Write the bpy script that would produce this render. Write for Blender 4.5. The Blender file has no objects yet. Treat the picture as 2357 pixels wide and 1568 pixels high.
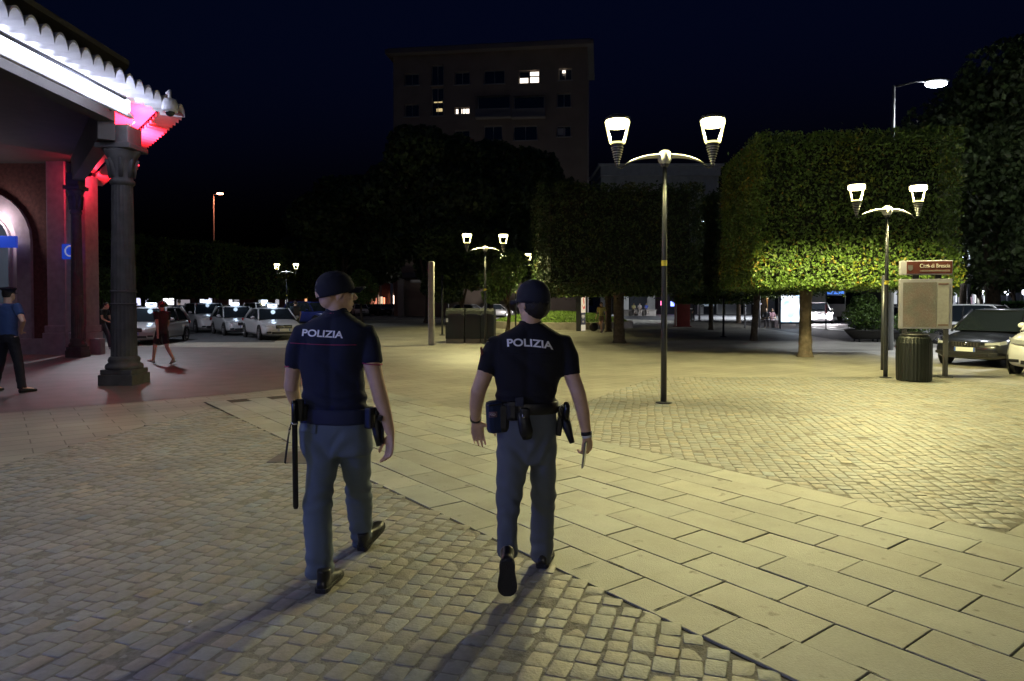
import bpy, bmesh, math, random
import numpy as np
from mathutils import Vector, Matrix, noise
from mathutils.bvhtree import BVHTree
R = math.radians
random.seed(7)
rng = np.random.default_rng(11)
S = bpy.context.scene
COL = S.collection

# ------------------------------------------------------------------ camera
F, CX, YH, CAMH, PITCH = 1571.0, 1178.5, 696.0, 1.68, R(1.2)
YC = YH + F * math.tan(PITCH)
cd = bpy.data.cameras.new('camera'); cam = bpy.data.objects.new('camera', cd); COL.objects.link(cam)
cd.sensor_width = 36; cd.lens = 36 * F / 2357.0
cd.shift_y = -(784 - YC) / 2357.0
cd.clip_start = 0.05; cd.clip_end = 3000
cam.location = (0, 0, CAMH); cam.rotation_euler = (R(90) - PITCH, 0, 0)
S.camera = cam

def ray(px, py):
    a = (px - CX) / F; u = -(py - YC) / F
    return Vector((a, math.cos(PITCH) + u * math.sin(PITCH), u * math.cos(PITCH) - math.sin(PITCH)))
def G(px, py, z=0.0):                       # a point on the ground
    r = ray(px, py); t = (z - CAMH) / r.z
    return Vector((r.x * t, r.y * t, z))
def P(px, py, Y):                           # a point at distance Y
    r = ray(px, py); t = Y / r.y
    return Vector((r.x * t, Y, CAMH + r.z * t))
def ZP(py, Y): return P(CX, py, Y).z
def XP(px, Y): return (px - CX) / F * Y

# ------------------------------------------------------------------ world, exposure
W = bpy.data.worlds.new('World'); S.world = W; W.use_nodes = True
nt = W.node_tree; bg = nt.nodes['Background']
sky = nt.nodes.new('ShaderNodeTexSky'); sky.sky_type = 'NISHITA'; sky.sun_disc = False
sky.sun_elevation = R(-3.3); sky.sun_rotation = R(200); sky.air_density = 1.0; sky.dust_density = 1.2; sky.ozone_density = 4.0
tn = nt.nodes.new('ShaderNodeMix'); tn.data_type = 'RGBA'; tn.blend_type = 'MULTIPLY'; tn.inputs['Factor'].default_value = 1; tn.inputs['B'].default_value = (.55, 1.15, 1.15, 1)
nt.links.new(sky.outputs[0], tn.inputs['A']); nt.links.new(tn.outputs['Result'], bg.inputs[0]); bg.inputs[1].default_value = 0.10
S.view_settings.view_transform = 'Standard'; S.view_settings.look = 'None'
S.view_settings.exposure = 1.05; S.view_settings.gamma = 1
try:
    S.cycles.use_denoising = True; S.cycles.denoiser = 'OPENIMAGEDENOISE'
    S.cycles.max_bounces = 5; S.cycles.diffuse_bounces = 2; S.cycles.glossy_bounces = 3
    S.cycles.transparent_max_bounces = 8; S.cycles.sample_clamp_indirect = 2.0
    S.cycles.use_light_tree = True; S.cycles.caustics_reflective = False; S.cycles.caustics_refractive = False
except Exception: pass

SGN = -1.0
# ------------------------------------------------------------------ materials
MATS = {}
def mat(name, col=(.5, .5, .5), rough=.6, metal=0, emit=None, estr=0, var=0, scale=8, bump=0, bscale=40, attr=False, coat=0, spec=None, col2=None, alpha=None, trans=0):
    if name in MATS: return MATS[name]
    m = bpy.data.materials.new(name); m.use_nodes = True; MATS[name] = m
    t = m.node_tree; b = t.nodes['Principled BSDF']
    b.inputs['Base Color'].default_value = (*col, 1); b.inputs['Roughness'].default_value = rough
    b.inputs['Metallic'].default_value = metal
    if spec is not None: b.inputs['Specular IOR Level'].default_value = spec
    if coat: b.inputs['Coat Weight'].default_value = coat; b.inputs['Coat Roughness'].default_value = .05
    if trans: b.inputs['Transmission Weight'].default_value = trans
    if emit is not None:
        b.inputs['Emission Color'].default_value = (*emit, 1); b.inputs['Emission Strength'].default_value = estr
    tc = None
    if var or bump or col2:
        tc = t.nodes.new('ShaderNodeTexCoord')
    last = None
    if var or col2:
        n = t.nodes.new('ShaderNodeTexNoise'); n.inputs['Scale'].default_value = scale; n.inputs['Detail'].default_value = 6
        t.links.new(tc.outputs['Object'], n.inputs['Vector'])
        r = t.nodes.new('ShaderNodeMapRange'); r.inputs['From Min'].default_value = .3; r.inputs['From Max'].default_value = .7
        t.links.new(n.outputs['Fac'], r.inputs['Value'])
        mx = t.nodes.new('ShaderNodeMix'); mx.data_type = 'RGBA'
        c2 = col2 if col2 else tuple(max(0, c * (1 - var)) for c in col)
        c1 = col if col2 else tuple(min(1, c * (1 + var)) for c in col)
        mx.inputs['A'].default_value = (*c1, 1); mx.inputs['B'].default_value = (*c2, 1)
        t.links.new(r.outputs[0], mx.inputs['Factor']); last = mx.outputs['Result']
    if attr:
        a = t.nodes.new('ShaderNodeAttribute'); a.attribute_name = 'tint'
        mm = t.nodes.new('ShaderNodeMix'); mm.data_type = 'RGBA'; mm.blend_type = 'MULTIPLY'; mm.inputs['Factor'].default_value = 1
        if last: t.links.new(last, mm.inputs['A'])
        else: mm.inputs['A'].default_value = (*col, 1)
        t.links.new(a.outputs['Color'], mm.inputs['B']); last = mm.outputs['Result']
    if last: t.links.new(last, b.inputs['Base Color'])
    if bump:
        n2 = t.nodes.new('ShaderNodeTexNoise'); n2.inputs['Scale'].default_value = bscale; n2.inputs['Detail'].default_value = 8
        t.links.new(tc.outputs['Object'], n2.inputs['Vector'])
        bp = t.nodes.new('ShaderNodeBump'); bp.inputs['Strength'].default_value = bump; bp.inputs['Distance'].default_value = .01
        t.links.new(n2.outputs['Fac'], bp.inputs['Height']); t.links.new(bp.outputs[0], b.inputs['Normal'])
    return m

# ------------------------------------------------------------------ mesh building
def sgn(x): return (x > 0) - (x < 0)
class MB:
    def __init__(s): s.v = []; s.f = []
    def add(s, vs, fs, M=None):
        o = len(s.v)
        s.v += [tuple(M @ Vector(v)) if M is not None else tuple(v) for v in vs]
        s.f += [tuple(i + o for i in f) for f in fs]; return s
    def box(s, c, d, M=None, rz=0, top=None):
        hx, hy, hz = d[0] / 2, d[1] / 2, d[2] / 2
        tx, ty = (hx, hy) if top is None else (hx * top[0], hy * top[1])
        vs = [(-hx, -hy, -hz), (hx, -hy, -hz), (hx, hy, -hz), (-hx, hy, -hz), (-tx, -ty, hz), (tx, -ty, hz), (tx, ty, hz), (-tx, ty, hz)]
        T = Matrix.Translation(c) @ Matrix.Rotation(rz, 4, 'Z')
        if M is not None: T = M @ T
        return s.add(vs, [(3, 2, 1, 0), (4, 5, 6, 7), (0, 1, 5, 4), (1, 2, 6, 5), (2, 3, 7, 6), (3, 0, 4, 7)], T)
    def loft(s, rings, caps=True, M=None):
        n = len(rings[0]); vs = [p for r in rings for p in r]; fs = []
        for i in range(len(rings) - 1):
            for j in range(n):
                k = (j + 1) % n
                fs.append((i * n + j, i * n + k, (i + 1) * n + k, (i + 1) * n + j))
        if caps:
            fs.append(tuple(range(n - 1, -1, -1))); b = (len(rings) - 1) * n; fs.append(tuple(b + j for j in range(n)))
        return s.add(vs, fs, M)
    def tube(s, pts, radii, n=12, caps=True, side=None, M=None):
        pts = [Vector(p) for p in pts]
        if not isinstance(radii, (list, tuple)): radii = [radii] * len(pts)
        rings = []; ref = Vector(side) if side else None; prev = None
        for i, p in enumerate(pts):
            d = (pts[min(i + 1, len(pts) - 1)] - pts[max(i - 1, 0)]).normalized()
            if prev is None:
                a = ref if ref is not None else (Vector((1, 0, 0)) if abs(d.x) < .9 else Vector((0, 1, 0)))
            else: a = prev
            a = (a - d * a.dot(d)).normalized(); prev = a; b = d.cross(a)
            r = radii[i]; rx, ry = r if isinstance(r, (tuple, list)) else (r, r)
            rings.append([p + a * (rx * math.cos(2 * math.pi * j / n)) + b * (ry * math.sin(2 * math.pi * j / n)) for j in range(n)])
        return s.loft(rings, caps, M)
    def cyl(s, c, r, h, n=16, r2=None, M=None):
        r2 = r if r2 is None else r2
        return s.loft([[(c[0] + q * math.cos(2 * math.pi * j / n), c[1] + q * math.sin(2 * math.pi * j / n), z) for j in range(n)] for q, z in ((r, c[2]), (r2, c[2] + h))], True, M)
    def lathe(s, prof, c=(0, 0, 0), n=20, M=None):
        return s.loft([[(c[0] + r * math.cos(2 * math.pi * j / n), c[1] + r * math.sin(2 * math.pi * j / n), c[2] + z) for j in range(n)] for r, z in prof], True, M)
    def ell(s, c, r, M=None, nu=16, nv=10, p=1.0):
        rings = []
        for i in range(nv + 1):
            t = -math.pi / 2 + math.pi * (i + .0) / nv
            t = max(min(t, math.pi / 2 - .02), -math.pi / 2 + .02)
            rings.append([(c[0] + r[0] * math.cos(t) * math.cos(2 * math.pi * j / nu), c[1] + r[1] * math.cos(t) * math.sin(2 * math.pi * j / nu), c[2] + r[2] * math.sin(t)) for j in range(nu)])
        return s.loft(rings, True, M)
    def prism(s, poly, z0, z1, M=None):
        n = len(poly)
        vs = [(x, y, z0) for x, y in poly] + [(x, y, z1) for x, y in poly]
        fs = [tuple(range(n - 1, -1, -1)), tuple(range(n, 2 * n))] + [(j, (j + 1) % n, n + (j + 1) % n, n + j) for j in range(n)]
        return s.add(vs, fs, M)
    def mesh(s, name, off=None, bevel=0, seg=2, fixn=True):
        me = bpy.data.meshes.new(name)
        vs = s.v if off is None else [(x - off[0], y - off[1], z - off[2]) for x, y, z in s.v]
        me.from_pydata(vs, [], s.f); me.update()
        if fixn or bevel:
            b = bmesh.new(); b.from_mesh(me)
            bmesh.ops.recalc_face_normals(b, faces=b.faces)
            if bevel:
                bmesh.ops.bevel(b, geom=[e for e in b.edges if len(e.link_faces) == 2 and e.calc_face_angle(0) > .5], offset=bevel, segments=seg, profile=.6, affect='EDGES', clamp_overlap=True)
            b.to_mesh(me); b.free()
        return me
    def build(s, name, m, parent=None, off=None, smooth=False, bevel=0, auto=None):
        q = parent
        while off is None and q is not None:
            if q.get('_w'): off = q['_w']
            q = q.parent
        me = s.mesh(name, off, bevel); return link(name, me, m, parent, smooth)
def link(name, me, m, parent=None, smooth=False):
    me.materials.clear(); me.materials.append(m)
    if smooth: me.shade_smooth()
    o = bpy.data.objects.new(name, me); COL.objects.link(o)
    if parent is not None: o.parent = parent
    return o
def tag(o, label=None, cat=None, group=None, kind=None):
    if label: o['label'] = label
    if cat: o['category'] = cat
    if group: o['group'] = group
    if kind: o['kind'] = kind
    return o
def thing(name, label, cat, loc=(0, 0, 0), rz=0, group=None, world=False):
    o = bpy.data.objects.new(name, None); COL.objects.link(o); o.empty_display_size = .1
    o.location = loc; o.rotation_euler = (0, 0, rz)
    if world: o['_w'] = tuple(loc)          # children are given in world coordinates
    return tag(o, label, cat, group)
def copy_tree(o, parent=None):
    c = o.copy(); COL.objects.link(c); c.parent = parent
    for ch in list(o.children): copy_tree(ch, c)
    return c
def place(o, loc, rz=0, sc=None, label=None, group=None):
    o.location = loc; o.rotation_euler = (0, 0, rz)
    if sc: o.scale = (sc, sc, sc) if not isinstance(sc, tuple) else sc
    if label: o['label'] = label
    if group: o['group'] = group
    return o
def remeshed(mb, voxel, smooth=3, off=None, disp=None, factor=.5):
    me = mb.mesh('tmp', off); o = bpy.data.objects.new('tmp', me); COL.objects.link(o)
    r = o.modifiers.new('r', 'REMESH'); r.mode = 'VOXEL'; r.voxel_size = voxel; r.use_smooth_shade = True
    if smooth:
        q = o.modifiers.new('s', 'SMOOTH'); q.iterations = smooth; q.factor = factor
    dg = bpy.context.evaluated_depsgraph_get(); dg.update()
    out = bpy.data.meshes.new_from_object(o.evaluated_get(dg)); bpy.data.objects.remove(o); bpy.data.meshes.remove(me)
    if disp:
        n = len(out.vertices); co = np.empty(n * 3); no = np.empty(n * 3)
        out.vertices.foreach_get('co', co); out.vertex_normals.foreach_get('vector', no)
        co = co.reshape(-1, 3); no = no.reshape(-1, 3)
        d = np.array([disp(Vector(c)) for c in co]); co += no * d[:, None]
        out.vertices.foreach_set('co', co.ravel()); out.update()
    out.shade_smooth(); return out
def light(name, loc, col, power, parent=None, radius=.08, kind='POINT', **kw):
    l = bpy.data.lights.new(name, kind); l.color = col; l.energy = power
    if kind in ('POINT', 'SPOT'): l.shadow_soft_size = radius
    for k, v in kw.items(): setattr(l, k, v)
    o = bpy.data.objects.new(name, l); COL.objects.link(o)
    o.location = Vector(loc) - (Vector(parent['_w']) if parent is not None and parent.get('_w') else Vector())
    if parent is not None: o.parent = parent
    return o
def text_mesh(s, size, extrude=0.002, bold=0.0):
    c = bpy.data.curves.new('t', 'FONT'); c.body = s; c.size = size; c.extrude = extrude; c.offset = bold
    c.align_x = 'CENTER'; c.align_y = 'CENTER'
    o = bpy.data.objects.new('t', c); COL.objects.link(o)
    dg = bpy.context.evaluated_depsgraph_get(); dg.update()
    me = bpy.data.meshes.new_from_object(o.evaluated_get(dg)); bpy.data.objects.remove(o); bpy.data.curves.remove(c)
    return me
def text_part(name, s, size, M, m, parent, bold=0.0, extrude=.002, sx=1.0):
    me = text_mesh(s, size, extrude, bold); me.transform(M @ Matrix.Diagonal((sx, 1, 1, 1)))
    return link(name, me, m, parent)
UP = Matrix.Rotation(R(90), 4, 'X')          # text lying in XY -> standing, read from -Y

def raw_mesh(name, verts, faces_flat, fsize, tints=None, smooth=False):
    """verts (n,3) numpy, faces_flat (k*fsize) numpy, tint per face (k,3)"""
    me = bpy.data.meshes.new(name); n = len(verts); k = len(faces_flat) // fsize
    me.vertices.add(n); me.vertices.foreach_set('co', np.ascontiguousarray(verts, dtype=np.float32).ravel())
    me.loops.add(k * fsize); me.loops.foreach_set('vertex_index', np.ascontiguousarray(faces_flat, dtype=np.int32))
    me.polygons.add(k); me.polygons.foreach_set('loop_start', np.arange(k, dtype=np.int32) * fsize)
    me.update(calc_edges=True)
    if tints is not None:
        a = me.color_attributes.new('tint', 'FLOAT_COLOR', 'CORNER')
        c = np.ones((k, 4), dtype=np.float32); c[:, :3] = tints
        a.data.foreach_set('color', np.repeat(c, fsize, axis=0).ravel())
    (me.shade_smooth if smooth else me.shade_flat)()
    return me

# ------------------------------------------------------------------ common materials
M_asphalt = mat('asphalt', (.055, .056, .06), .75, var=.25, scale=3, bump=.4, bscale=90)
M_iron = mat('dark_painted_iron', (.025, .028, .035), .38, spec=.6)
M_grey_metal = mat('grey_cast_metal', (.45, .45, .43), .4, metal=.3)
M_black = mat('black_plastic', (.012, .012, .014), .35)
M_rubber = mat('tyre_rubber', (.018, .018, .018), .8)
M_rim = mat('alloy_rim', (.35, .35, .37), .3, metal=.8)
M_glassd = mat('tinted_glass', (.012, .016, .02), .06, spec=.7)
M_chrome = mat('chrome', (.6, .6, .62), .15, metal=1)
M_white = mat('white_paint', (.75, .75, .73), .5)
M_stone = mat('stone', (.30, .27, .245), .85, var=.15, scale=4, bump=.3, bscale=30)
M_stoned = mat('weathered_stone', (.07, .067, .068), .85, var=.25, scale=5, bump=.4, bscale=25)
M_bark = mat('bark', (.11, .085, .06), .95, var=.35, scale=9, bump=1.0, bscale=22)
def mottle(m, sc, lo, hi):
    '''large uneven stains and worn patches over the stones'''
    t = m.node_tree; b = t.nodes['Principled BSDF']; l = b.inputs['Base Color'].links[0]; src = l.from_socket
    tc = t.nodes.new('ShaderNodeTexCoord'); n = t.nodes.new('ShaderNodeTexNoise'); n.inputs['Scale'].default_value = sc; n.inputs['Detail'].default_value = 7; n.inputs['Roughness'].default_value = .65
    t.links.new(tc.outputs['Object'], n.inputs['Vector'])
    c = t.nodes.new('ShaderNodeValToRGB'); c.color_ramp.elements[0].position = .32; c.color_ramp.elements[0].color = (lo, lo, lo * .97, 1); c.color_ramp.elements[1].position = .62; c.color_ramp.elements[1].color = (hi, hi, hi, 1)
    t.links.new(n.outputs['Fac'], c.inputs['Fac']); n3 = t.nodes.new('ShaderNodeTexNoise'); n3.inputs['Scale'].default_value = 9; n3.inputs['Detail'].default_value = 3; t.links.new(tc.outputs['Object'], n3.inputs['Vector'])
    c3 = t.nodes.new('ShaderNodeValToRGB'); c3.color_ramp.elements[0].position = .24; c3.color_ramp.elements[0].color = (.45, .43, .4, 1); c3.color_ramp.elements[1].position = .34; c3.color_ramp.elements[1].color = (1, 1, 1, 1); t.links.new(n3.outputs['Fac'], c3.inputs['Fac'])
    for s in (c.outputs['Color'], c3.outputs['Color']):
        x = t.nodes.new('ShaderNodeMix'); x.data_type = 'RGBA'; x.blend_type = 'MULTIPLY'; x.inputs['Factor'].default_value = 1
        t.links.new(src, x.inputs['A']); t.links.new(s, x.inputs['B']); src = x.outputs['Result']
    t.links.new(src, b.inputs['Base Color'])
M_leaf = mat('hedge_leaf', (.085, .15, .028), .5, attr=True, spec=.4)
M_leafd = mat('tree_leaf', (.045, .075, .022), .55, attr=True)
M_leafo = mat('shaded_hedge_leaf', (.03, .055, .014), .55, attr=True, spec=.4)  # hedge leaf darkened to carry the shade on the unlit clipped trees
M_core = mat('inner_foliage_shade', (.012, .016, .008), .95, var=.4, scale=6)  # near-black core colour stands for the shade inside the foliage
LAMPC = (1.0, .90, .41)
COOL = (.78, .84, 1.0)

# ================================================================== GROUND
UX, UY = -0.6046, 0.7965                      # direction of the slab band
def uvw(u, v): return (u * UX + v * UY, u * UY - v * UX)
def xy_uv(x, y): return (x * UX + y * UY, x * UY - y * UX)

def ground_mat():
    m = bpy.data.materials.new('plaza_stone'); m.use_nodes = True; t = m.node_tree; b = t.nodes['Principled BSDF']
    tc = t.nodes.new('ShaderNodeTexCoord')
    mp = t.nodes.new('ShaderNodeMapping'); mp.inputs['Rotation'].default_value = (0, 0, R(-37.2)); t.links.new(tc.outputs['Object'], mp.inputs['Vector'])
    br = t.nodes.new('ShaderNodeTexBrick'); br.inputs['Scale'].default_value = 1; br.inputs['Brick Width'].default_value = .66; br.inputs['Row Height'].default_value = .33
    br.inputs['Mortar Size'].default_value = .008; br.inputs['Mortar Smooth'].default_value = .3
    br.inputs['Color1'].default_value = (.29, .28, .25, 1); br.inputs['Color2'].default_value = (.33, .315, .28, 1); br.inputs['Mortar'].default_value = (.13, .12, .10, 1)
    t.links.new(mp.outputs[0], br.inputs['Vector'])
    n = t.nodes.new('ShaderNodeTexNoise'); n.inputs['Scale'].default_value = .7; n.inputs['Detail'].default_value = 9; t.links.new(tc.outputs['Object'], n.inputs['Vector'])
    mx = t.nodes.new('ShaderNodeMix'); mx.data_type = 'RGBA'; mx.blend_type = 'MULTIPLY'; mx.inputs['Factor'].default_value = 1
    cr = t.nodes.new('ShaderNodeValToRGB'); cr.color_ramp.elements[0].position = .3; cr.color_ramp.elements[0].color = (.72, .72, .7, 1); cr.color_ramp.elements[1].position = .68; cr.color_ramp.elements[1].color = (1.08, 1.06, 1.0, 1)
    t.links.new(n.outputs['Fac'], cr.inputs['Fac']); t.links.new(br.outputs['Color'], mx.inputs['A']); t.links.new(cr.outputs['Color'], mx.inputs['B'])
    t.links.new(mx.outputs['Result'], b.inputs['Base Color']); b.inputs['Roughness'].default_value = .62
    n2 = t.nodes.new('ShaderNodeTexNoise'); n2.inputs['Scale'].default_value = 14; n2.inputs['Detail'].default_value = 8; t.links.new(tc.outputs['Object'], n2.inputs['Vector'])
    bp = t.nodes.new('ShaderNodeBump'); bp.inputs['Strength'].default_value = .35; bp.inputs['Distance'].default_value = .01; t.links.new(n2.outputs['Fac'], bp.inputs['Height'])
    t.links.new(bp.outputs[0], b.inputs['Normal'])
    return m
M_ground = ground_mat()
def sheet(name, poly, z, m):
    me = bpy.data.meshes.new(name); me.from_pydata([(x, y, z) for x, y in poly], [], [tuple(range(len(poly)))]); me.update()
    b = bmesh.new(); b.from_mesh(me); bmesh.ops.recalc_face_normals(b, faces=b.faces)
    for f in b.faces:
        if f.normal.z < 0: f.normal_flip()
    b.to_mesh(me); b.free()
    o = link(name, me, m); tag(o, kind='structure'); return o
sheet('ground', [(-600, -60), (600, -60), (600, 900), (-600, 900)], 0, M_ground)

def in_poly(x, y, poly):
    c = np.zeros(len(x), bool); n = len(poly); j = n - 1
    for i in range(n):
        xi, yi = poly[i]; xj, yj = poly[j]
        t = ((yi > y) != (yj > y)) & (x < (xj - xi) * (y - yi) / (yj - yi + 1e-12) + xi)
        c ^= t; j = i
    return c
def setts(name, poly, ang, w, l, gap, seed, top=.016, m=None):
    r = np.random.default_rng(seed); ca, sa = math.cos(ang), math.sin(ang)
    P_ = np.array(poly); a = P_[:, 0] * ca - P_[:, 1] * sa; b = P_[:, 0] * sa + P_[:, 1] * ca   # a across, b along rows
    cs = []
    na = int((a.max() - a.min()) / w) + 2
    for i in range(na):
        aa = a.min() + i * w; y = b.min() - r.random() * l
        while y < b.max() + l:
            L = l * r.uniform(.78, 1.25)
            wav = .03 * math.sin(y * 1.1 + i * .05) + .008 * math.sin(y * 4.1 + i * .21)
            cs.append((aa + wav + r.normal(0, .004), y + L / 2, w * r.uniform(.9, 1.04), L)); y += L
    c = np.array(cs); x = c[:, 0] * ca + c[:, 1] * sa; yy = -c[:, 0] * sa + c[:, 1] * ca
    k = in_poly(x, yy, poly); c = c[k]; x = x[k]; yy = yy[k]; N = len(c)
    o8 = np.array([(-1, -.86), (-.86, -1), (.86, -1), (1, -.86), (1, .86), (.86, 1), (-.86, 1), (-1, .86)])
    V = np.zeros((N, 25, 3)); hw = (c[:, 2] - gap) / 2; hl = (c[:, 3] - gap) / 2
    zt = top + r.normal(0, .0013, N); tx = r.normal(0, .013, N); ty = r.normal(0, .013, N); ro = r.normal(0, .05, N)
    for q, (sc, dz) in enumerate(((1.0, -.02), (.975, -.0016), (.88, 0.0))):
        for j in range(8):
            jx = r.normal(0, .0035, N) if q == 0 else 0
            px = o8[j, 0] * hw * sc + jx; py = o8[j, 1] * hl * sc
            V[:, q * 8 + j, 0] = px * np.cos(ro) - py * np.sin(ro); V[:, q * 8 + j, 1] = px * np.sin(ro) + py * np.cos(ro)
            V[:, q * 8 + j, 2] = zt + dz + V[:, q * 8 + j, 0] * tx + V[:, q * 8 + j, 1] * ty
    V[:, 24, 2] = zt + .001
    X = V[:, :, 0] + c[:, 0:1]; Y = V[:, :, 1] + c[:, 1:2]
    V[:, :, 0] = X * ca + Y * sa; V[:, :, 1] = -X * sa + Y * ca
    V[:, :8, 2] = np.minimum(V[:, :8, 2], .002)
    fs = []
    for q in range(2):
        for j in range(8):
            k2 = (j + 1) % 8; A, B, C, D = q * 8 + j, q * 8 + k2, (q + 1) * 8 + k2, (q + 1) * 8 + j
            fs += [(A, B, C), (A, C, D)]
    fs += [(16 + j, 16 + (j + 1) % 8, 24) for j in range(8)]
    fs = np.array(fs); FF = (fs[None] + (np.arange(N) * 25)[:, None, None]).reshape(-1)
    br = r.uniform(.90, 1.09, N); warm = r.normal(0, .05, N)
    T = np.stack([br * (1 + warm), br, br * (1 - warm * 1.2)], 1); T = np.repeat(T, len(fs), axis=0)
    me = raw_mesh(name, V.reshape(-1, 3), FF, 3, T, smooth=True)
    o = link(name, me, m); tag(o, kind='structure'); return o
M_sett = mat('porphyry_sett', (.27, .262, .235), .6, attr=True, var=.12, scale=30, bump=.3, bscale=70)
M_slab = mat('granite_slab', (.345, .345, .30), .6, attr=True, var=.07, scale=60, bump=.35, bscale=120)
mottle(M_sett, 1.1, .72, 1.08); mottle(M_slab, 1.6, .8, 1.05)
M_joint = mat('sandy_joint', (.20, .19, .16), .95, var=.3, scale=30, bump=.6, bscale=90)
def corner(u, v): return uvw(u, v)
a1 = G(0, 1075); a2 = G(490, 940)
uA, _ = xy_uv(a2.x, a2.y)
dirA = Vector((a1.x - a2.x, a1.y - a2.y)).normalized()
polyA = [(a2.x, a2.y), (a2.x + dirA.x * 9, a2.y + dirA.y * 9), (-9.5, 1.0), (-2.0, 1.4), corner(-.6, 2.77)]
polyB = [corner(1.75, 5.78), corner(8.7, 5.78), (1.3, 11.5), (3.2, 15.2), (8.5, 15.2), (13.5, 11.2), (13.5, -3), corner(1.75, 14)]
def grow(poly, e=.0): return poly
sheet('paving_joint_bed_a', polyA, .0143, M_joint); sheet('paving_joint_bed_b', polyB, .0138, M_joint)
setts('sett_paving_foreground', polyA, R(17), .114, .126, .0045, 3, m=M_sett)
setts('sett_paving_right', polyB, R(10), .114, .128, .0045, 4, m=M_sett)
# slab band
def slabs():
    r = np.random.default_rng(5); V = []; Fc = []; T = []
    rows = [2.785 + .3325 * i for i in range(9)] + [5.775]
    def slab(u0, u1, v0, v1, g=.0035):
        j = r.normal(0, .0012, 4); u0 += g + j[0]; u1 -= g + j[1]; v0 += g + j[2]; v1 -= g + j[3]
        z = .017 + r.normal(0, .0012); tx, ty = r.normal(0, .003, 2); b = len(V)
        for q, (ins, dz) in enumerate(((0, -.02), (0, -.003), (.004, 0))):
            for (u, v) in ((u0 + ins, v0 + ins), (u1 - ins, v0 + ins), (u1 - ins, v1 - ins), (u0 + ins, v1 - ins)):
                x, y = uvw(u, v); V.append((x, y, z + dz + (u - u0) * tx + (v - v0) * ty))
        for q in range(2):
            for i in range(4):
                k = (i + 1) % 4; A, B, C, D = b + q * 4 + i, b + q * 4 + k, b + q * 4 + 4 + k, b + q * 4 + 4 + i
                Fc.append((A, D, C, B))
        Fc.append((b + 11, b + 10, b + 9, b + 8))
        br = r.uniform(.84, 1.1); w = r.normal(0, .02)
        for _ in range(9): T.append((br * (1 + w), br, br * (1 - w)))
    for i in range(9):
        off = (1.11 if i % 2 else .777) - .667 * 5
        for k in range(26):
            u0 = off + k * .667; 
            if u0 > 11.6: break
            slab(u0, min(u0 + .667, 12.2), rows[i], rows[i + 1])
    for i in range(26):                        # the cross band on the right
        for k in range(6):
            slab(1.75 - .333 * (k + 1), 1.75 - .333 * k, 5.775 + .667 * (i - (k % 2) * .5) + (.333 if k % 2 else 0), 5.775 + .667 * (i + 1 - (k % 2) * .5) + (0.333 if k % 2 else 0))
    V_ = np.array(V); F_ = np.array(Fc).ravel()
    me = raw_mesh('slab_paving', V_, F_, 4, np.array(T)); tag(link('slab_paving', me, M_slab), kind='structure')
    sheet('paving_joint_bed_c', [corner(-3.2, 2.77), corner(12.2, 2.77), corner(12.2, 5.79), corner(1.75, 5.79), corner(1.75, 23), corner(-3.2, 23)], .008, mat('dark_joint', (.05, .045, .035), .95))
slabs()
# asphalt areas and street
sheet('station_pavement', [(-40, 9.2), (-8.2, 9.9), (-4.9, 12.6), (-3.4, 14.6), (-5, 24.5), (-40, 30)], .005, mat('dark_station_paving', (.13, .11, .105), .55, var=.2, scale=2, bump=.3, bscale=50))
sheet('road', [(-90, 27.5), (-10, 28.6), (-11.4, 34), (-14, 50), (-15.5, 62), (-4, 70), (6, 78), (18, 56), (14.5, 31), (90, 31), (90, 140), (-90, 140)], .006, M_asphalt)
M_mark = mat('road_marking_paint', (.62, .62, .6), .6, var=.15, scale=10)
for i in range(6):
    x = 19.5 + i * 1.15
    tag(link('road_marking', (lambda mb: mb.add([(x, 40, .012), (x + .55, 40, .012), (x + .75, 46, .012), (x + .2, 46, .012)], [(0, 1, 2, 3)]))(MB()).mesh('road_marking'), M_mark), kind='structure')
# triangular metal plate between the stones
pl = MB(); q = [G(614, 1068), G(650, 1045), G(715, 1042), G(716, 1072)]
pl.prism([(p.x, p.y) for p in q], 0.008, .021)
tag(pl.build('ground_plate', mat('worn_steel_plate', (.13, .12, .115), .6, metal=.3, var=.2, scale=12)), 'grey metal plate with a pointed end set in the setts beside the slab band', 'ground plate')
# gaps and broken mortar along the slab joints
M_gap = mat('open_joint_dirt', (.025, .022, .018), .95)
def crack(u, v, L, w, along=True):
    n = 9; top_, bot_ = [], []
    for i in range(n):
        t = i / (n - 1); q = w * math.sin(math.pi * t) ** .5 * random.uniform(.4, 1.2)
        a, b = (u + (t - .5) * L, v + q * .5), (u + (t - .5) * L, v - q * random.uniform(.2, .6))
        if not along: a, b = (u + q * .5, v + (t - .5) * L), (u - q * .4, v + (t - .5) * L)
        top_.append(uvw(*a)); bot_.append(uvw(*b))
    sheet('open_joint', top_ + bot_[::-1], .0215, M_gap)
for a in [(3.02, 3.118, .16, .022), (2.86, 3.118, .1, .014), (2.2, 3.118, .22, .020), (1.98, 3.118, .09, .016), (2.44, 2.95, .3, .016, False), (2.1, 2.96, .32, .014, False), (3.12, 2.95, .25, .012, False), (1.8, 2.96, .3, .02, False), (2.45, 3.45, .05, .02), (3.78, 3.118, .12, .014), (4.4, 3.45, .06, .012), (3.1, 3.78, .05, .014), (2.12, 3.45, .07, .015), (1.45, 3.118, .12, .014), (4.1, 4.11, .07, .01), (2.8, 4.44, .06, .012)]: crack(*a)
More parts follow.
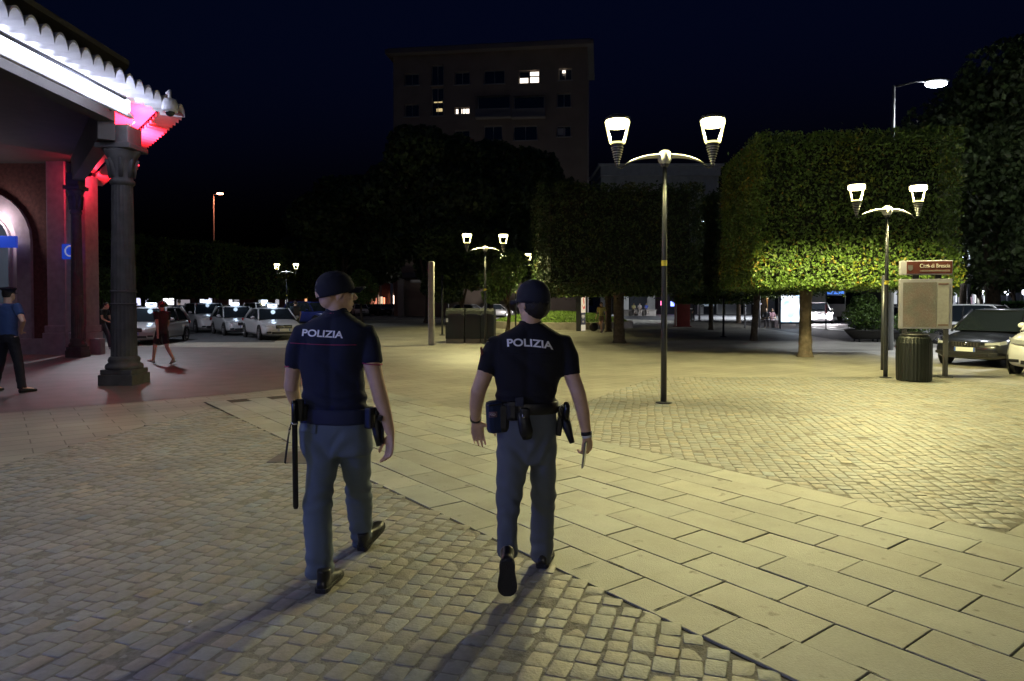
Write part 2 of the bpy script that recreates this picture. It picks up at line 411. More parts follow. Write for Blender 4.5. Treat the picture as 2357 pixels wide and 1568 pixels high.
# bits of litter and dirt
def litter(px, py, s, label):
    p = G(px, py, .018); mb = MB(); n = 7
    ang = random.random() * 6
    vs = [(p.x + s * math.cos(a + ang) * random.uniform(.5, 1), p.y + s * math.sin(a + ang) * random.uniform(.5, 1), .02 + random.uniform(0, .008)) for a in [2 * math.pi * j / n for j in range(n)]]
    vs2 = [(x, y, z + .002) for x, y, z in vs]
    mb.add(vs + vs2, [tuple(range(n - 1, -1, -1)), tuple(range(n, 2 * n))] + [(j, (j + 1) % n, n + (j + 1) % n, n + j) for j in range(n)])
    tag(mb.build('paper_scrap', M_white), label, 'litter', 'scraps of litter on the paving')
litter(438, 1433, .012, 'tiny white scrap on the setts in the near left foreground')
litter(851, 836, .03, 'white crumpled scrap on the dark paving beyond the left policeman')
litter(2082, 1057, .014, 'tiny white scrap on the setts below the map board')
litter(1862, 791, .05, 'white scrap of paper on the paving by the pleached tree trunk')
#SECTION2
# ================================================================== STREET LAMPS
M_lampglow = mat('lit_lamp_glass', (.9, .9, .8), .4, emit=LAMPC, estr=8)
M_lampglow_cool = mat('lit_lamp_glass_cool', (.9, .9, .9), .4, emit=COOL, estr=10)
M_lampwhite = mat('lantern_frame_paint', (.75, .75, .66), .4)
M_barglow = mat('lantern_bar_glow', (.9, .9, .75), .3, emit=(1, .88, .3), estr=1.0)  # lamp light falling on the lantern bars, put in as emission
M_armgrey = mat('lamp_arm_aluminium', (.55, .55, .5), .35, metal=.25)

SGN = -1.0
def batwing(l, k=.25, mx=9.0, cut=.06, down=1.0):
    """the light distribution of a street luminaire: more light outwards than straight down, none upwards"""
    l.use_nodes = True; t = l.node_tree; e = t.nodes['Emission']
    g = t.nodes.new('ShaderNodeNewGeometry'); sp = t.nodes.new('ShaderNodeSeparateXYZ'); t.links.new(g.outputs['Incoming'], sp.inputs[0])
    ab = t.nodes.new('ShaderNodeMath'); ab.operation = 'MULTIPLY'; ab.inputs[1].default_value = SGN; t.links.new(sp.outputs['Z'], ab.inputs[0])
    m0 = t.nodes.new('ShaderNodeMath'); m0.operation = 'MAXIMUM'; m0.inputs[1].default_value = .03; t.links.new(ab.outputs[0], m0.inputs[0])
    p = t.nodes.new('ShaderNodeMath'); p.operation = 'POWER'; p.inputs[1].default_value = -k; t.links.new(m0.outputs[0], p.inputs[0])
    mi = t.nodes.new('ShaderNodeMath'); mi.operation = 'MINIMUM'; mi.inputs[1].default_value = mx; t.links.new(p.outputs[0], mi.inputs[0])
    r = t.nodes.new('ShaderNodeMapRange'); r.interpolation_type = 'SMOOTHSTEP'; r.inputs['From Min'].default_value = .27; r.inputs['From Max'].default_value = .52
    t.links.new(ab.outputs[0], r.inputs['Value'])
    mu = t.nodes.new('ShaderNodeMath'); mu.operation = 'MULTIPLY'; t.links.new(mi.outputs[0], mu.inputs[0]); t.links.new(r.outputs[0], mu.inputs[1])
    t.links.new(mu.outputs[0], e.inputs['Strength'])

def twin_lamp(col=LAMPC, power=680, glow=M_lampglow):
    root = thing('street_lamp', 'street lamp', 'street lamp')
    H = 3.93
    MB().lathe([(.13, 0), (.13, .02), (.06, .03)], n=20).build('base_plate', M_iron, root, smooth=False)
    MB().tube([(0, 0, .02), (0, 0, 1.1), (0, 0, 2.4), (0, 0, H - .08)], [.05, .048, .043, .034], n=18).build('pole', M_iron, root, smooth=True)
    MB().cyl((0, 0, 2.22), .0465, .09, 18).build('sticker', mat('yellow_sticker', (.7, .6, .08), .5), root)
    hub = MB().ell((0, 0, H + .03), (.115, .13, .125)); hub.build('hub', M_grey_metal, root, smooth=True)
    MB().cyl((0, 0, H - .12), .05, .07, 16, .075).build('collar', M_iron, root, smooth=True)
    lt = None
    for s in (-1, 1):
        pts = []; rad = []
        for i in range(13):
            t = i / 12; x = s * (.07 + .55 * t); z = H + .05 + .02 * math.sin(t * 2) - .13 * t * t
            pts.append((x, 0, z)); rad.append((.085 * (1 - t) ** .6 + .014, .03 * (1 - t) + .008))
        MB().tube(pts, rad, n=12, side=(0, 1, 0)).build('arm', M_armgrey, root, smooth=True)
        X = s * .76; z0 = H - .13
        MB().tube([(s * .6, 0, H - .07), (s * .7, 0, H - .14), (X, 0, z0 + .05)], [.012, .012, .014], n=8).build('bracket', M_iron, root, smooth=True)
        cone = MB().lathe([(.012, 0), (.02, .03), (.034, .1), (.095, .36), (.1, .38), (.02, .381)], (X, 0, z0), 18)
        cn = cone.build('lantern_cone', M_iron, root, smooth=False)
        rb = MB()
        for i in range(8):
            z = z0 + .06 + i * .038; r0 = .024 + i * .0098
            rb.lathe([(r0 - .01, z - .008), (r0 + .012, z - .004), (r0 + .012, z + .004), (r0 - .01, z + .008)], (X, 0, 0), 14)
        rb.build('cooling_ribs', M_grey_metal, cn, smooth=False)
        zb = z0 + .385; zt = zb + .36
        fr = MB().lathe([(.10, 0), (.115, 0), (.115, .022), (.10, .022), (.10, 0)], (X, 0, zb), 24)
        for a in (0, math.pi):
            ca, sa = math.cos(a), math.sin(a)
            fr.tube([(X + .108 * ca, .108 * sa, zb + .01), (X + .15 * ca, .15 * sa, zb + .19), (X + .185 * ca, .185 * sa, zt)], [(.012, .02)] * 3, n=8, side=(0, 1, 0))
        fr.build('lantern_frame', M_barglow, root)
        MB().lathe([(.19, 0), (.2, .015), (.195, .05), (.12, .085), (.02, .095)], (X, 0, zt + .012), 24).build('lantern_cap', M_iron, root, smooth=True)
        MB().lathe([(.175, 0), (.185, .02), (.185, .10), (.02, .10)], (X, 0, zt - .09), 24).build('lamp_glass', glow, root, smooth=True)
        lt = light('lamp_light', (X, 0, zt - .13), col, power, root, .13)
        batwing(lt.data)
    return root
proto_lamp = twin_lamp()
def put_lamp(px, py_base, py_ball, rz, label, first=False, d=None):
    """py_ball is the height of the hub in the photograph"""
    g = G(px, py_base) if d is None else Vector((XP(px, d), d, 0))
    top = ZP(py_ball, g.y); sc = top / 3.95
    o = proto_lamp if first else copy_tree(proto_lamp)
    return place(o, (g.x, g.y, .012), rz, sc, label, 'twin armed street lamps on the square')
put_lamp(1527.5, 930, 366, R(-2), 'nearest and tallest looking twin armed lamp standing on the setts right of the policemen', True)
l2 = put_lamp(2038, 871, 488, R(4), 'twin armed lamp standing beside the black litter bin and map board')
for c in l2.children:
    if c.type == 'LIGHT':
        c.data = c.data.copy(); c.data.energy *= 1.35
        for nd in c.data.node_tree.nodes:
            if nd.type == 'MAP_RANGE': nd.inputs['From Min'].default_value = .17; nd.inputs['From Max'].default_value = .42
put_lamp(1117, 792, 574, R(8), 'twin armed lamp rising behind the row of dark waste containers')
put_lamp(1187, 760, 609, R(-10), 'twin armed lamp behind the head of the right policeman by the grass bed', d=40)
cold = None
def put_cold(px, d, py_ball, rz, label):
    global cold
    if cold is None:
        cold = copy_tree(proto_lamp); 
        for c in cold.children:
            if c.type == 'LIGHT': c.data = c.data.copy(); c.data.color = (.8, .88, 1.0); c.data.energy = 150
        o = cold
    else: o = copy_tree(cold)
    return place(o, (XP(px, d), d, 0), rz, ZP(py_ball, d) / 3.95, label, 'twin armed street lamps on the square')
put_cold(660, 47, 627, R(-12), 'white lit twin armed lamp above the parked taxis left of the left policeman')
put_cold(502, 66, 652, R(75), 'small twin armed lamp between the dark pleached trees above the white taxi')

def mast_lamp(name_label, base, h, arm, az, col, power, head_r=.28, glow=M_lampglow_cool, tilt=0, rad=.2, polem=None, spot=None, globe=False):
    root = thing('street_lamp', name_label, 'street lamp', base)
    pm = polem or mat('galvanised_steel', (.3, .31, .32), .5, metal=.5)
    MB().tube([(0, 0, 0), (0, 0, h * .5), (0, 0, h)], [.09, .075, .05], n=12).build('pole', pm, root, smooth=True)
    dx, dy = math.cos(az) * arm, math.sin(az) * arm
    if arm: MB().tube([(0, 0, h - .05), (dx * .5, dy * .5, h + .12), (dx, dy, h + .15)], [.035, .03, .025], n=8).build('arm', mat('dark_arm', (.03, .03, .035), .5), root, smooth=True)
    if globe:
        MB().lathe([(.05, -.05), (.12, 0), (.05, .04)], (0, 0, h), 16).build('lamp_head', M_iron, root, smooth=True); MB().ell((0, 0, h + .3), (head_r, head_r, head_r)).build('lamp_glass', glow, root, smooth=True)
    else:
        MB().ell((dx, dy, h + .15), (head_r * 1.3, head_r * .8, .09)).build('lamp_head', M_iron, root, smooth=True)
        MB().ell((dx, dy, h + .05), (head_r, head_r * .65, .10)).build('lamp_glass', glow, root, smooth=True)
    l = light('lamp_light', (dx, dy, h - .12), col, power * .55, root, rad, **({'kind': 'SPOT', 'spot_size': R(spot), 'spot_blend': .5} if spot else {}))
    if globe: l.location = (0, 0, h + .75)
    elif not spot: batwing(l.data)
    return root
# tall white lamp over the hedge
Yh = 24
mast_lamp('very bright white lamp high above the right hedge, bare pole at its left', (XP(2051, Yh), Yh, 0), ZP(197, Yh), 1.48, 0, (.88, .93, 1), 2600, .36, spot=75, glow=mat('bright_white_lamp', (1, 1, 1), .4, emit=(.9, .95, 1), estr=60))
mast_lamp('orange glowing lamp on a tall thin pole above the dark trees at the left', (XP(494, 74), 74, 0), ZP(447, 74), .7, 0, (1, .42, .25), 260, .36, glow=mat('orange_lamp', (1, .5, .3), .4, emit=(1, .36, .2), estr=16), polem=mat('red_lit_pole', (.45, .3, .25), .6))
mast_lamp('thin steel pole with a small white lamp between the dark trees on the right', (XP(2229, 36), 36, 0), ZP(571, 36), 0, 0, (.8, .88, 1), 60, .05)
mast_lamp('round white lamp on an arm over the map board before the dark trees', (XP(2190, 44), 44, 0), ZP(592, 44), .55, 0, (.85, .92, 1), 120, .22)
mast_lamp('white lamp far off in the gap between the two clipped tree blocks', (XP(1610, 62), 62, 0), ZP(512, 62), .3, 0, (.85, .92, 1), 1200, .3)
mast_lamp('small white lamp high over the plaza trees beside the apartment block', (XP(1031, 70), 70, 0), ZP(526, 70), .2, 0, (.85, .92, 1), 40, .14)
mast_lamp('pin sized white lamp in the dark above the left policeman cap', (XP(877, 85), 85, 0), ZP(566, 85), .2, 0, (.85, .92, 1), 60, .16)
mast_lamp('white street lamp over the road behind the trees at the right edge', (XP(2350, 60), 60, 0), ZP(600, 60), .4, 0, (.85, .93, 1), 380, .25)
mast_lamp('white street lamp lighting the car park behind the map board', (XP(1960, 40), 46, 0), 6.0, .6, 0, (.88, .93, 1), 420, .18)
mast_lamp('white street lamp over the far road between the tree trunks', (XP(1700, 78), 78, 0), 6.2, .5, 0, (.88, .93, 1), 9000, .2)
mast_lamp('added white lamp hidden behind the near station column to light the taxis', (XP(288, 27), 27, 0), 7.0, 0, 0, (.85, .9, 1), 1700, .15)  # extra lamp added out of sight to brighten the taxis
mast_lamp('white street lamp between the bus shelter and the red pillar', (XP(1640, 62), 62, 0), 6.4, 0, 0, (.88, .93, 1), 5500, .15)
mast_lamp('white street lamp over the far road behind the waste containers', (XP(960, 84), 84, 0), 5.2, .5, 0, (.9, .93, 1), 3000, .2)

mast_lamp('added cut off street lamp, unseen beyond the right edge, brightening the car park', (21, 17.5, 0), 8, .8, 3.1, (.92, .95, 1), 15000, .2, spot=112)  # unseen lamp added to brighten the parked cars and their paving

# ================================================================== CLIPPED TREES
def leaves(name, pos, nrm, size, tint, m, parent, jitter=.8, aspect=.62):
    n = len(pos); nr = nrm + rng.normal(0, jitter, (n, 3)); nr /= np.linalg.norm(nr, axis=1, keepdims=True) + 1e-9
    t = rng.normal(0, 1, (n, 3)) + np.array([0, 0, -.8]); t -= nr * (t * nr).sum(1, keepdims=True); t /= np.linalg.norm(t, axis=1, keepdims=True) + 1e-9
    b = np.cross(nr, t); s = (size * rng.uniform(.6, 1.25, n))[:, None]
    V = np.stack([pos - t * s * .5, pos + b * s * aspect * .5 + nr * s * .08, pos + t * s * .62, pos - b * s * aspect * .5 + nr * s * .08], 1).reshape(-1, 3)
    me = raw_mesh(name, V, np.arange(n * 4), 4, tint); return link(name, me, m, parent)
def clipped_tree(dx, dy, z0, z1, trunk=(0, 0), n=26000, size=.095, lean=0, seed=1, label='', tr=.17, lm=None, group='clipped box shaped trees on the square'):
    root = thing('clipped_tree', label, 'tree', group=group)
    zt = z0 + .5; tx, ty = trunk
    mb = MB().tube([(tx + lean * .5, ty, -.02), (tx + lean * .45, ty, .12), (tx + lean * .3, ty + .02, .9), (tx + lean * .1, ty, 1.6), (tx, ty, zt)], [tr * 1.35, tr * 1.05, tr * .92, tr * .9, tr * 1.1], n=14)
    for k in range(5):
        a = k * 1.26 + .3; mb.tube([(tx, ty, zt - .35), (tx + .5 * math.cos(a), ty + .5 * math.sin(a), zt + .25), (tx + 1.3 * math.cos(a), ty + 1.2 * math.sin(a), zt + 1.4)], [tr * .7, tr * .4, tr * .2], n=8)
    me = remeshed(mb, .05, 2, disp=lambda v: .02 * noise.noise(v * 5)); link('trunk', me, M_bark, root)
    # crown: dark core box and a shell of leaves
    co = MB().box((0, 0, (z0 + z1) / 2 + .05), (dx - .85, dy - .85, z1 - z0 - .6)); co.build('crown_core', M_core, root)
    A = np.array([dy * (z1 - z0)] * 2 + [dx * (z1 - z0)] * 2 + [dx * dy] * 2); A = A / A.sum(); N = (A * n).astype(int)
    PP, NN = [], []
    for f in range(6):
        k = N[f]; u = rng.random(k) - .5; w = rng.random(k) - .5; d = rng.random(k) ** 1.6 * .34
        if f < 2: sg = (-1, 1)[f]; p = np.stack([sg * (dx / 2 - d), u * dy, w * (z1 - z0)], 1); nn = (sg, 0, 0)
        elif f < 4: sg = (-1, 1)[f - 2]; p = np.stack([u * dx, sg * (dy / 2 - d), w * (z1 - z0)], 1); nn = (0, sg, .15)
        else: sg = (-1, 1)[f - 4]; p = np.stack([u * dx, w * dy, sg * ((z1 - z0) / 2 - d)], 1); nn = (0, 0, sg)
        PP.append(p); NN.append(np.tile(np.array(nn, float), (k, 1)))
    p = np.concatenate(PP); nn = np.concatenate(NN)
    # clumps and uneven outline
    ph = rng.uniform(0, 6, 9)
    def fld(q, s): return (np.sin(q[:, 0] * 2.3 * s + ph[0] + np.sin(q[:, 2] * 1.7 * s + ph[1]) * 1.3) + np.sin(q[:, 1] * 2.1 * s + ph[2] + q[:, 2] * 1.1) + np.sin(q[:, 2] * 2.7 * s + ph[3] + np.sin(q[:, 0] * 3.1 * s) * .8)) / 3
    a = fld(p, 1); b = fld(p + 7, 3.1)
    p = p + nn * (a * .07 + b * .06)[:, None] + rng.normal(0, .03, p.shape)
    sp = rng.random(len(p)) < .018; p[sp] += nn[sp] * rng.uniform(.05, .28, sp.sum())[:, None]
    keep = rng.random(len(p)) < np.clip(.95 + .4 * b, .55, 1); p = p[keep]; nn = nn[keep]; a = a[keep]; b = b[keep]
    # lower rim sags unevenly
    low = p[:, 2] < -(z1 - z0) / 2 + .4; p[low, 2] += (.12 * b[low] + .05 * a[low])
    p[:, 2] += (z0 + z1) / 2
    k = len(p); br = np.clip(rng.normal(1, .17, k) + b * .14, .5, 1.6)
    T = np.stack([br, br, br * .9], 1)
    yel = (a + rng.normal(0, .3, k)) > .62; T[yel] *= np.array([1.6, 1.1, .6])
    brn = (rng.random(k) < .02) | ((b + rng.normal(0, .3, k)) > .95); T[brn] *= np.array([1.7, .85, .7])
    leaves('crown', p, nn, size, T, lm or M_leaf, root)
    return root
# right block: front tree and neighbours
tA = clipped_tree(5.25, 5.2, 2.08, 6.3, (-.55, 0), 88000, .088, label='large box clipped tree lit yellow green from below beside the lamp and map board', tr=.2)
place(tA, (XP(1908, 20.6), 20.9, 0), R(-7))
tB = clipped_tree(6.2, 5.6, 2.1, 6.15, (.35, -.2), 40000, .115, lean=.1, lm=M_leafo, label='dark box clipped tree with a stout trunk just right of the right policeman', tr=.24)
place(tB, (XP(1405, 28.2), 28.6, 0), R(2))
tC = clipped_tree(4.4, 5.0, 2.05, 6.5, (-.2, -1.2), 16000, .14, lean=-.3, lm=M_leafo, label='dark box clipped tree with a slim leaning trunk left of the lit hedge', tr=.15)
place(tC, (XP(1745, 30.5), 31.0, 0), R(-4))
tD = clipped_tree(5.0, 5.0, 2.1, 6.2, (0, 0), 9000, .2, label='box clipped tree standing behind the bus shelter trunks', tr=.18)
place(tD, (XP(1642, 41), 41.5, 0), 0, (.8, .8, .78))
cl = [(1430, 39, 'box clipped tree hidden behind the front dark one, its left face catching lamp light'),
      (330, 50, 'dark clipped tree behind the station column and the walking man'), (455, 52, 'dark clipped tree over the first white taxis on the left'), (590, 55, 'dark clipped tree under the far lamp behind the taxis'),
      (715, 60, 'dark clipped tree behind the cap of the left policeman'), (228, 47, 'dark clipped tree seen between the red pilaster and the column'), (1700, 54, 'far clipped tree above the bus shelter roof'), (1330, 56, 'far clipped tree over the grass bed')]
for px, Y, lb in cl:
    o = copy_tree(tD); place(o, (XP(px, Y), Y, 0), random.uniform(-.05, .05), (1.05, 1.0, random.uniform(.94, 1.04)), lb)
    if px == 1430: o.scale = (1.12, .9, 1.0); o.location.x = XP(1400, 39)

# ================================================================== BROAD TREES
def broad_tree(h, cr, n, size, seed, label, spread=1.0, trunk_r=.3, z0=3.2, group='broad dark trees round the square', m=M_leafd, branches=7, nob=16):
    r = random.Random(seed); root = thing('broad_tree', label, 'tree', group=group)
    mb = MB().tube([(0, 0, 0), (.05, 0, .4), (.1, .05, z0 * .6), (.0, .1, z0)], [trunk_r * 1.4, trunk_r * 1.05, trunk_r * .9, trunk_r * .8], n=12)
    blobs = []
    for k in range(nob):
        a = r.uniform(0, 6.28); q = r.random() ** .6 * cr * .72; z = z0 + (h - z0) * r.uniform(.12, .86)
        q *= math.sqrt(max(.1, 1 - ((z - z0 - (h - z0) * .42) / ((h - z0) * .62)) ** 2))
        blobs.append((q * math.cos(a), q * math.sin(a), z, r.uniform(.26, .42) * cr))
    blobs.append((0, 0, h - cr * .3, cr * .36))
    for k in range(branches):
        x, y, z, q = blobs[k]; mb.tube([(0, .1, z0 * .85), (x * .35, y * .35, z0 + (z - z0) * .5), (x, y, z)], [trunk_r * .55, trunk_r * .35, trunk_r * .12], n=8)
    mb.build('trunk', M_bark, root, smooth=True)
    B = np.array(blobs); w = B[:, 3] ** 2; idx = rng.choice(len(B), n, p=w / w.sum())
    d = rng.normal(0, 1, (n, 3)); d /= np.linalg.norm(d, axis=1, keepdims=True); q = rng.random(n) ** .33
    p = B[idx, :3] + d * (B[idx, 3] * (.45 + .65 * q))[:, None] * np.array([1, 1, .8])
    p += .12 * np.sin(p[:, ::-1] * 2.9)
    br = np.clip(rng.normal(1, .3, n), .4, 1.8); T = np.stack([br, br, br], 1)
    leaves('crown', p, d, size, T, m, root, jitter=1.0, aspect=.8)
    return root
b1 = broad_tree(15.5, 6.6, 26000, .42, 1, 'tall dark tree mass in front of the left part of the apartment block')
place(b1, (XP(985, 55), 55, 0))
for px, Y, sc, rz, lb in [(790, 60, (1, 1, .82), 1, 'rounded dark tree left of the apartment block above the left policeman'), (1130, 62, (1, 1, 1.05), 2, 'dark tree in front of the middle of the apartment block'), (1235, 66, (.9, .9, 1.05), 3, 'dark tree in front of the right half of the apartment block'),
                          (1400, 72, (.8, .8, .75), 4, 'low dark tree below the pale frieze of the far palace'), (740, 66, (.7, .7, .55), 5, 'low dark tree at the left end of the tree mass'),
                          (1065, 50, (.62, .62, .5), 2.5, 'shrubby dark tree behind the grey concrete post'), (1760, 60, (1, 1, .78), 1.5, 'dark tree top just showing above the clipped hedge')]:
    place(copy_tree(b1), (XP(px, Y), Y, 0), rz, sc, lb)
b2 = broad_tree(12.5, 5.2, 26000, .26, 5, 'big dark tree with a forked trunk behind the parked cars on the right', trunk_r=.34, z0=3.0)
place(b2, (XP(2285, 33), 33, 0), .4)
for px, Y, sc, rz, lb in [(2225, 44, (1, 1, 1.1), 2, 'dark tree with a straight trunk behind the map board'), (2392, 30, (1, 1, 1.05), 1, 'dark tree partly cut off by the right edge of the picture'), (2480, 44, (1, 1, 1.25), 3, 'tall dark tree beyond the right edge trees')]:
    place(copy_tree(b2), (XP(px, Y), Y, 0), rz, sc, lb)
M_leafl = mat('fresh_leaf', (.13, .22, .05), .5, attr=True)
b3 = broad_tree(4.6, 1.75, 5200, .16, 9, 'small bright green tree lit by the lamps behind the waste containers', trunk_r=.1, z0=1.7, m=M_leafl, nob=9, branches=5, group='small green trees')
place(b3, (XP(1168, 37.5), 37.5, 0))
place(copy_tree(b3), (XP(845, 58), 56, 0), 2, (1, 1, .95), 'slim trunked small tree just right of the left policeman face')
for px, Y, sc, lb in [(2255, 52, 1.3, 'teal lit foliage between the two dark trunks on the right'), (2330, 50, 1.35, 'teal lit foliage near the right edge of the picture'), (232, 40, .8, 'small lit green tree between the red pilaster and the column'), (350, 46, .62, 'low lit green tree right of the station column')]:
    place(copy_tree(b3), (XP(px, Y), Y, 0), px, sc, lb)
# distant wooded hill
hl = MB(); xs = list(range(-420, 421, 20)); top = []
for x in xs: top.append((x, 330, 26 + 14 * noise.noise(Vector((x * .006, 2, 0))) + 4 * noise.noise(Vector((x * .03, 5, 0)))))
vs = [(x, 330, -2) for x, _, _ in top] + top + [(x, 420, -2) for x, _, _ in top]; n = len(xs)
hl.add(vs, [(i, i + 1, n + i + 1, n + i) for i in range(n - 1)] + [(n + i, n + i + 1, 2 * n + i + 1, 2 * n + i) for i in range(n - 1)])
tag(hl.build('hill', mat('night_wood', (.02, .03, .018), .95, var=.3, scale=.2)), kind='structure')

# ================================================================== BUILDINGS
def wallbox(mb, a, b, z0, z1, t=.3):
    a = Vector(a); b = Vector(b); d = (b - a); L = d.length; an = math.atan2(d.y, d.x)
    c = (a + b) / 2; n = Vector((-d.y, d.x)).normalized() * t / 2
    mb.box((c.x + n.x, c.y + n.y, (z0 + z1) / 2), (L, t, z1 - z0), rz=an)
# apartment block: the facade runs from a to b; openings are real recesses
A_ = P(905, 135, 82); B_ = P(1352, 113, 79); top = 31.0
apt = thing('apartment_block', 'tall dark apartment block behind the trees with a few lit windows', 'building', (A_.x, A_.y, 0), math.atan2(B_.y - A_.y, B_.x - A_.x))
Lf = math.hypot(B_.x - A_.x, B_.y - A_.y); M_apt = mat('apartment_plaster', (.26, .205, .165), .9, var=.12, scale=.6, bump=.2, bscale=6)
def fx(px): return Lf * (px - 905) / 447.0
def fz(px, py):
    Y = A_.y + (B_.y - A_.y) * (px - 905) / 447; return ZP(py, Y)
wins = [(932, 170, 966, 196, 'd'), (995, 150, 1024, 196, 'd'), (995, 202, 1024, 266, 'd'), (1050, 166, 1085, 194, 'd'), (1118, 162, 1166, 192, 'd'), (1198, 163, 1245, 191, 'l'), (1288, 158, 1318, 184, 'd'),
        (1103, 222, 1178, 270, 'b'), (1186, 222, 1256, 270, 'b'), (1050, 248, 1085, 262, 'm'), (1284, 215, 1316, 246, 'd'), (932, 240, 966, 268, 'd'), (1284, 290, 1316, 314, 's'), (1118, 290, 1160, 322, 'd'), (1050, 300, 1085, 326, 'd'), (1186, 290, 1240, 322, 'd')]
zs = sorted({0, top})
rects = [(fx(a), fx(c), fz(c, d), fz(a, b), k) for a, b, c, d, k in wins]
wall = MB()
cuts = sorted({0.0, Lf} | {r[0] for r in rects} | {r[1] for r in rects})
for x0, x1 in zip(cuts, cuts[1:]):
    if x1 - x0 < .02: continue
    xm = (x0 + x1) / 2; hs = sorted([(r[2], r[3]) for r in rects if r[0] < xm < r[1]]); z = 0
    for h0, h1 in hs:
        if h0 > z: wall.box((xm, .2, (z + h0) / 2), (x1 - x0, .4, h0 - z))
        z = max(z, h1)
    wall.box((xm, .2, (z + top) / 2), (x1 - x0, .4, top - z))
wall.box((Lf / 2, 6.2, top / 2), (Lf, 10.6, top - .2))
wall.build('wall', M_apt, apt)
MB().box((Lf / 2, 5.5, top + .25), (Lf + 1.4, 13, .5)).box((Lf / 2, 5.5, top + .62), (Lf + .8, 12.2, .25)).build('roof', mat('roof_edge', (.2, .18, .165), .9, var=.1), apt)
M_lit = mat('lit_window', (.8, .75, .6), .5, emit=(1, .86, .72), estr=1.1); M_dk = mat('dark_window_glass', (.015, .018, .02), .1, spec=.6)
M_fr = mat('window_frame_paint', (.3, .28, .26), .7)
for x0, x1, z0, z1, k in rects:
    w = MB()
    cx, cz = (x0 + x1) / 2, (z0 + z1) / 2
    w.box((cx, .1, z0 - .06), (x1 - x0 + .2, .5, .12)); fo = .3
    for xx in (x0 + .05, x1 - .05): w.box((xx, fo, cz), (.1, .12, z1 - z0))
    w.box((cx, fo, z1 - .05), (x1 - x0 - .2, .11, .1))
    if k in 'ldms': w.box((cx, fo, cz), (.09, .09, z1 - z0 - .1))
    wf = w.build('window', M_fr, apt)
    MB().box((cx, .36, cz), (x1 - x0, .02, z1 - z0)).build('pane', M_dk, wf)
    def litrect(a, b, c, d): MB().box((cx + (a + b) / 2 * (x1 - x0), .335, cz + (c + d) / 2 * (z1 - z0)), ((b - a) * (x1 - x0), .02, (d - c) * (z1 - z0))).build('lit_pane', M_lit, wf)
    if k == 'l': litrect(-.46, -.06, -.42, -.02); litrect(.04, .47, -.42, .02); litrect(.04, .47, .12, .42)
    if k == 'm': litrect(-.46, -.3, -.35, .35); litrect(-.08, .16, -.35, .35); litrect(.2, .46, -.35, .35)
    if k == 's': MB().box((cx - .3, .3, cz), (.9, .03, .8)).build('blind', mat('white_blind', (.6, .58, .55), .8), wf)
    if k == 'b':
        bl = MB().box((cx, -.6, z0 + .45), (x1 - x0 + .3, .12, .95)).box((cx, -.3, z0 - .08), (x1 - x0 + .3, 1.2, .16)); bl.build('balcony', mat('balcony_paint', (.27, .25, .235), .9), apt)
MB().box((fx(1300), -.08, fz(1300, 166)), (.35, .1, .3)).build('wall_light', M_lit, apt)
MB().box((fx(1013), .28, fz(1013, 252)), (.7, .03, .35)).box((fx(1010), .28, fz(1010, 234)), (1, .03, .12)).build('stair_light', mat('dim_stair_light', (.6, .5, .3), .5, emit=(1, .75, .35), estr=.35), apt)

fl = thing('floodlight', 'added warm floodlight hidden behind the trees to brighten the apartment block', 'lamp', (XP(1120, 74), 72, 0))  # unseen floodlight added to lift the dim apartment facade
MB().box((0, 0, .3), (.6, .3, .6)).build('housing', M_iron, fl); light('added_flood', (0, .6, .9), (1, .93, .88), 280, fl, .3)
fl = thing('floodlight', 'added cool floodlight hidden behind the trees to brighten the pale palace', 'lamp', (XP(1426, 88), 88, 0))  # another added floodlight, only there to brighten the palace front
MB().box((0, 0, .3), (.6, .3, .6)).build('housing', M_iron, fl); light('added_flood', (0, .6, .9), (.85, .92, 1), 260, fl, .3)
# pale palace seen over the clipped tree
PY = 104
pal = thing('palace', 'pale stone palace with a frieze and tall arched bay behind the clipped trees', 'building', (XP(1505, PY), PY, 0), 0, world=True)
x0, x1 = XP(1385, PY), XP(1650, PY)
zA, zB = ZP(405, PY), ZP(384, PY)
M_pal = mat('pale_palace_stone', (.42, .42, .42), .85, var=.1, scale=1.5, bump=.2)
MB().box(((x0 + x1) / 2, PY + 6, zA / 2), (x1 - x0, 11, zA)).build('wall', M_pal, pal)
MB().box(((x0 + x1) / 2, PY + 5.5, (zA + zB) / 2 + .01), (x1 - x0 + .6, 12, zB - zA)).build('frieze', M_pal, pal)
MB().box(((x0 + x1) / 2, PY + 5.5, zB + .15), (x1 - x0 + 1.4, 13, .3)).build('cornice', M_pal, pal)
for k in range(8):
    cx = x0 + (k + .5) * (x1 - x0) / 8
    ar = MB(); zb = ZP(545, PY); rr = .62
    pts = [(cx - rr, PY + .35, zb)] + [(cx + rr * math.cos(a), PY + .35, ZP(500, PY) + rr * math.sin(a)) for a in [math.pi - i * math.pi / 10 for i in range(11)]] + [(cx + rr, PY + .35, zb)]
    ar.tube(pts, .13, n=6); fr = ar.build('window', M_pal, pal)
    gm = MB(); n = len(pts); gm.add([(p[0], PY + .45, p[2]) for p in pts], [tuple(range(n))]); gm.build('pane', M_dk, fr)
for k in range(9):
    cx = x0 + k * (x1 - x0) / 8
    MB().box((cx, PY + .3, zA / 2), (.35, .4, zA - .2)).build('pilaster', M_pal, pal)

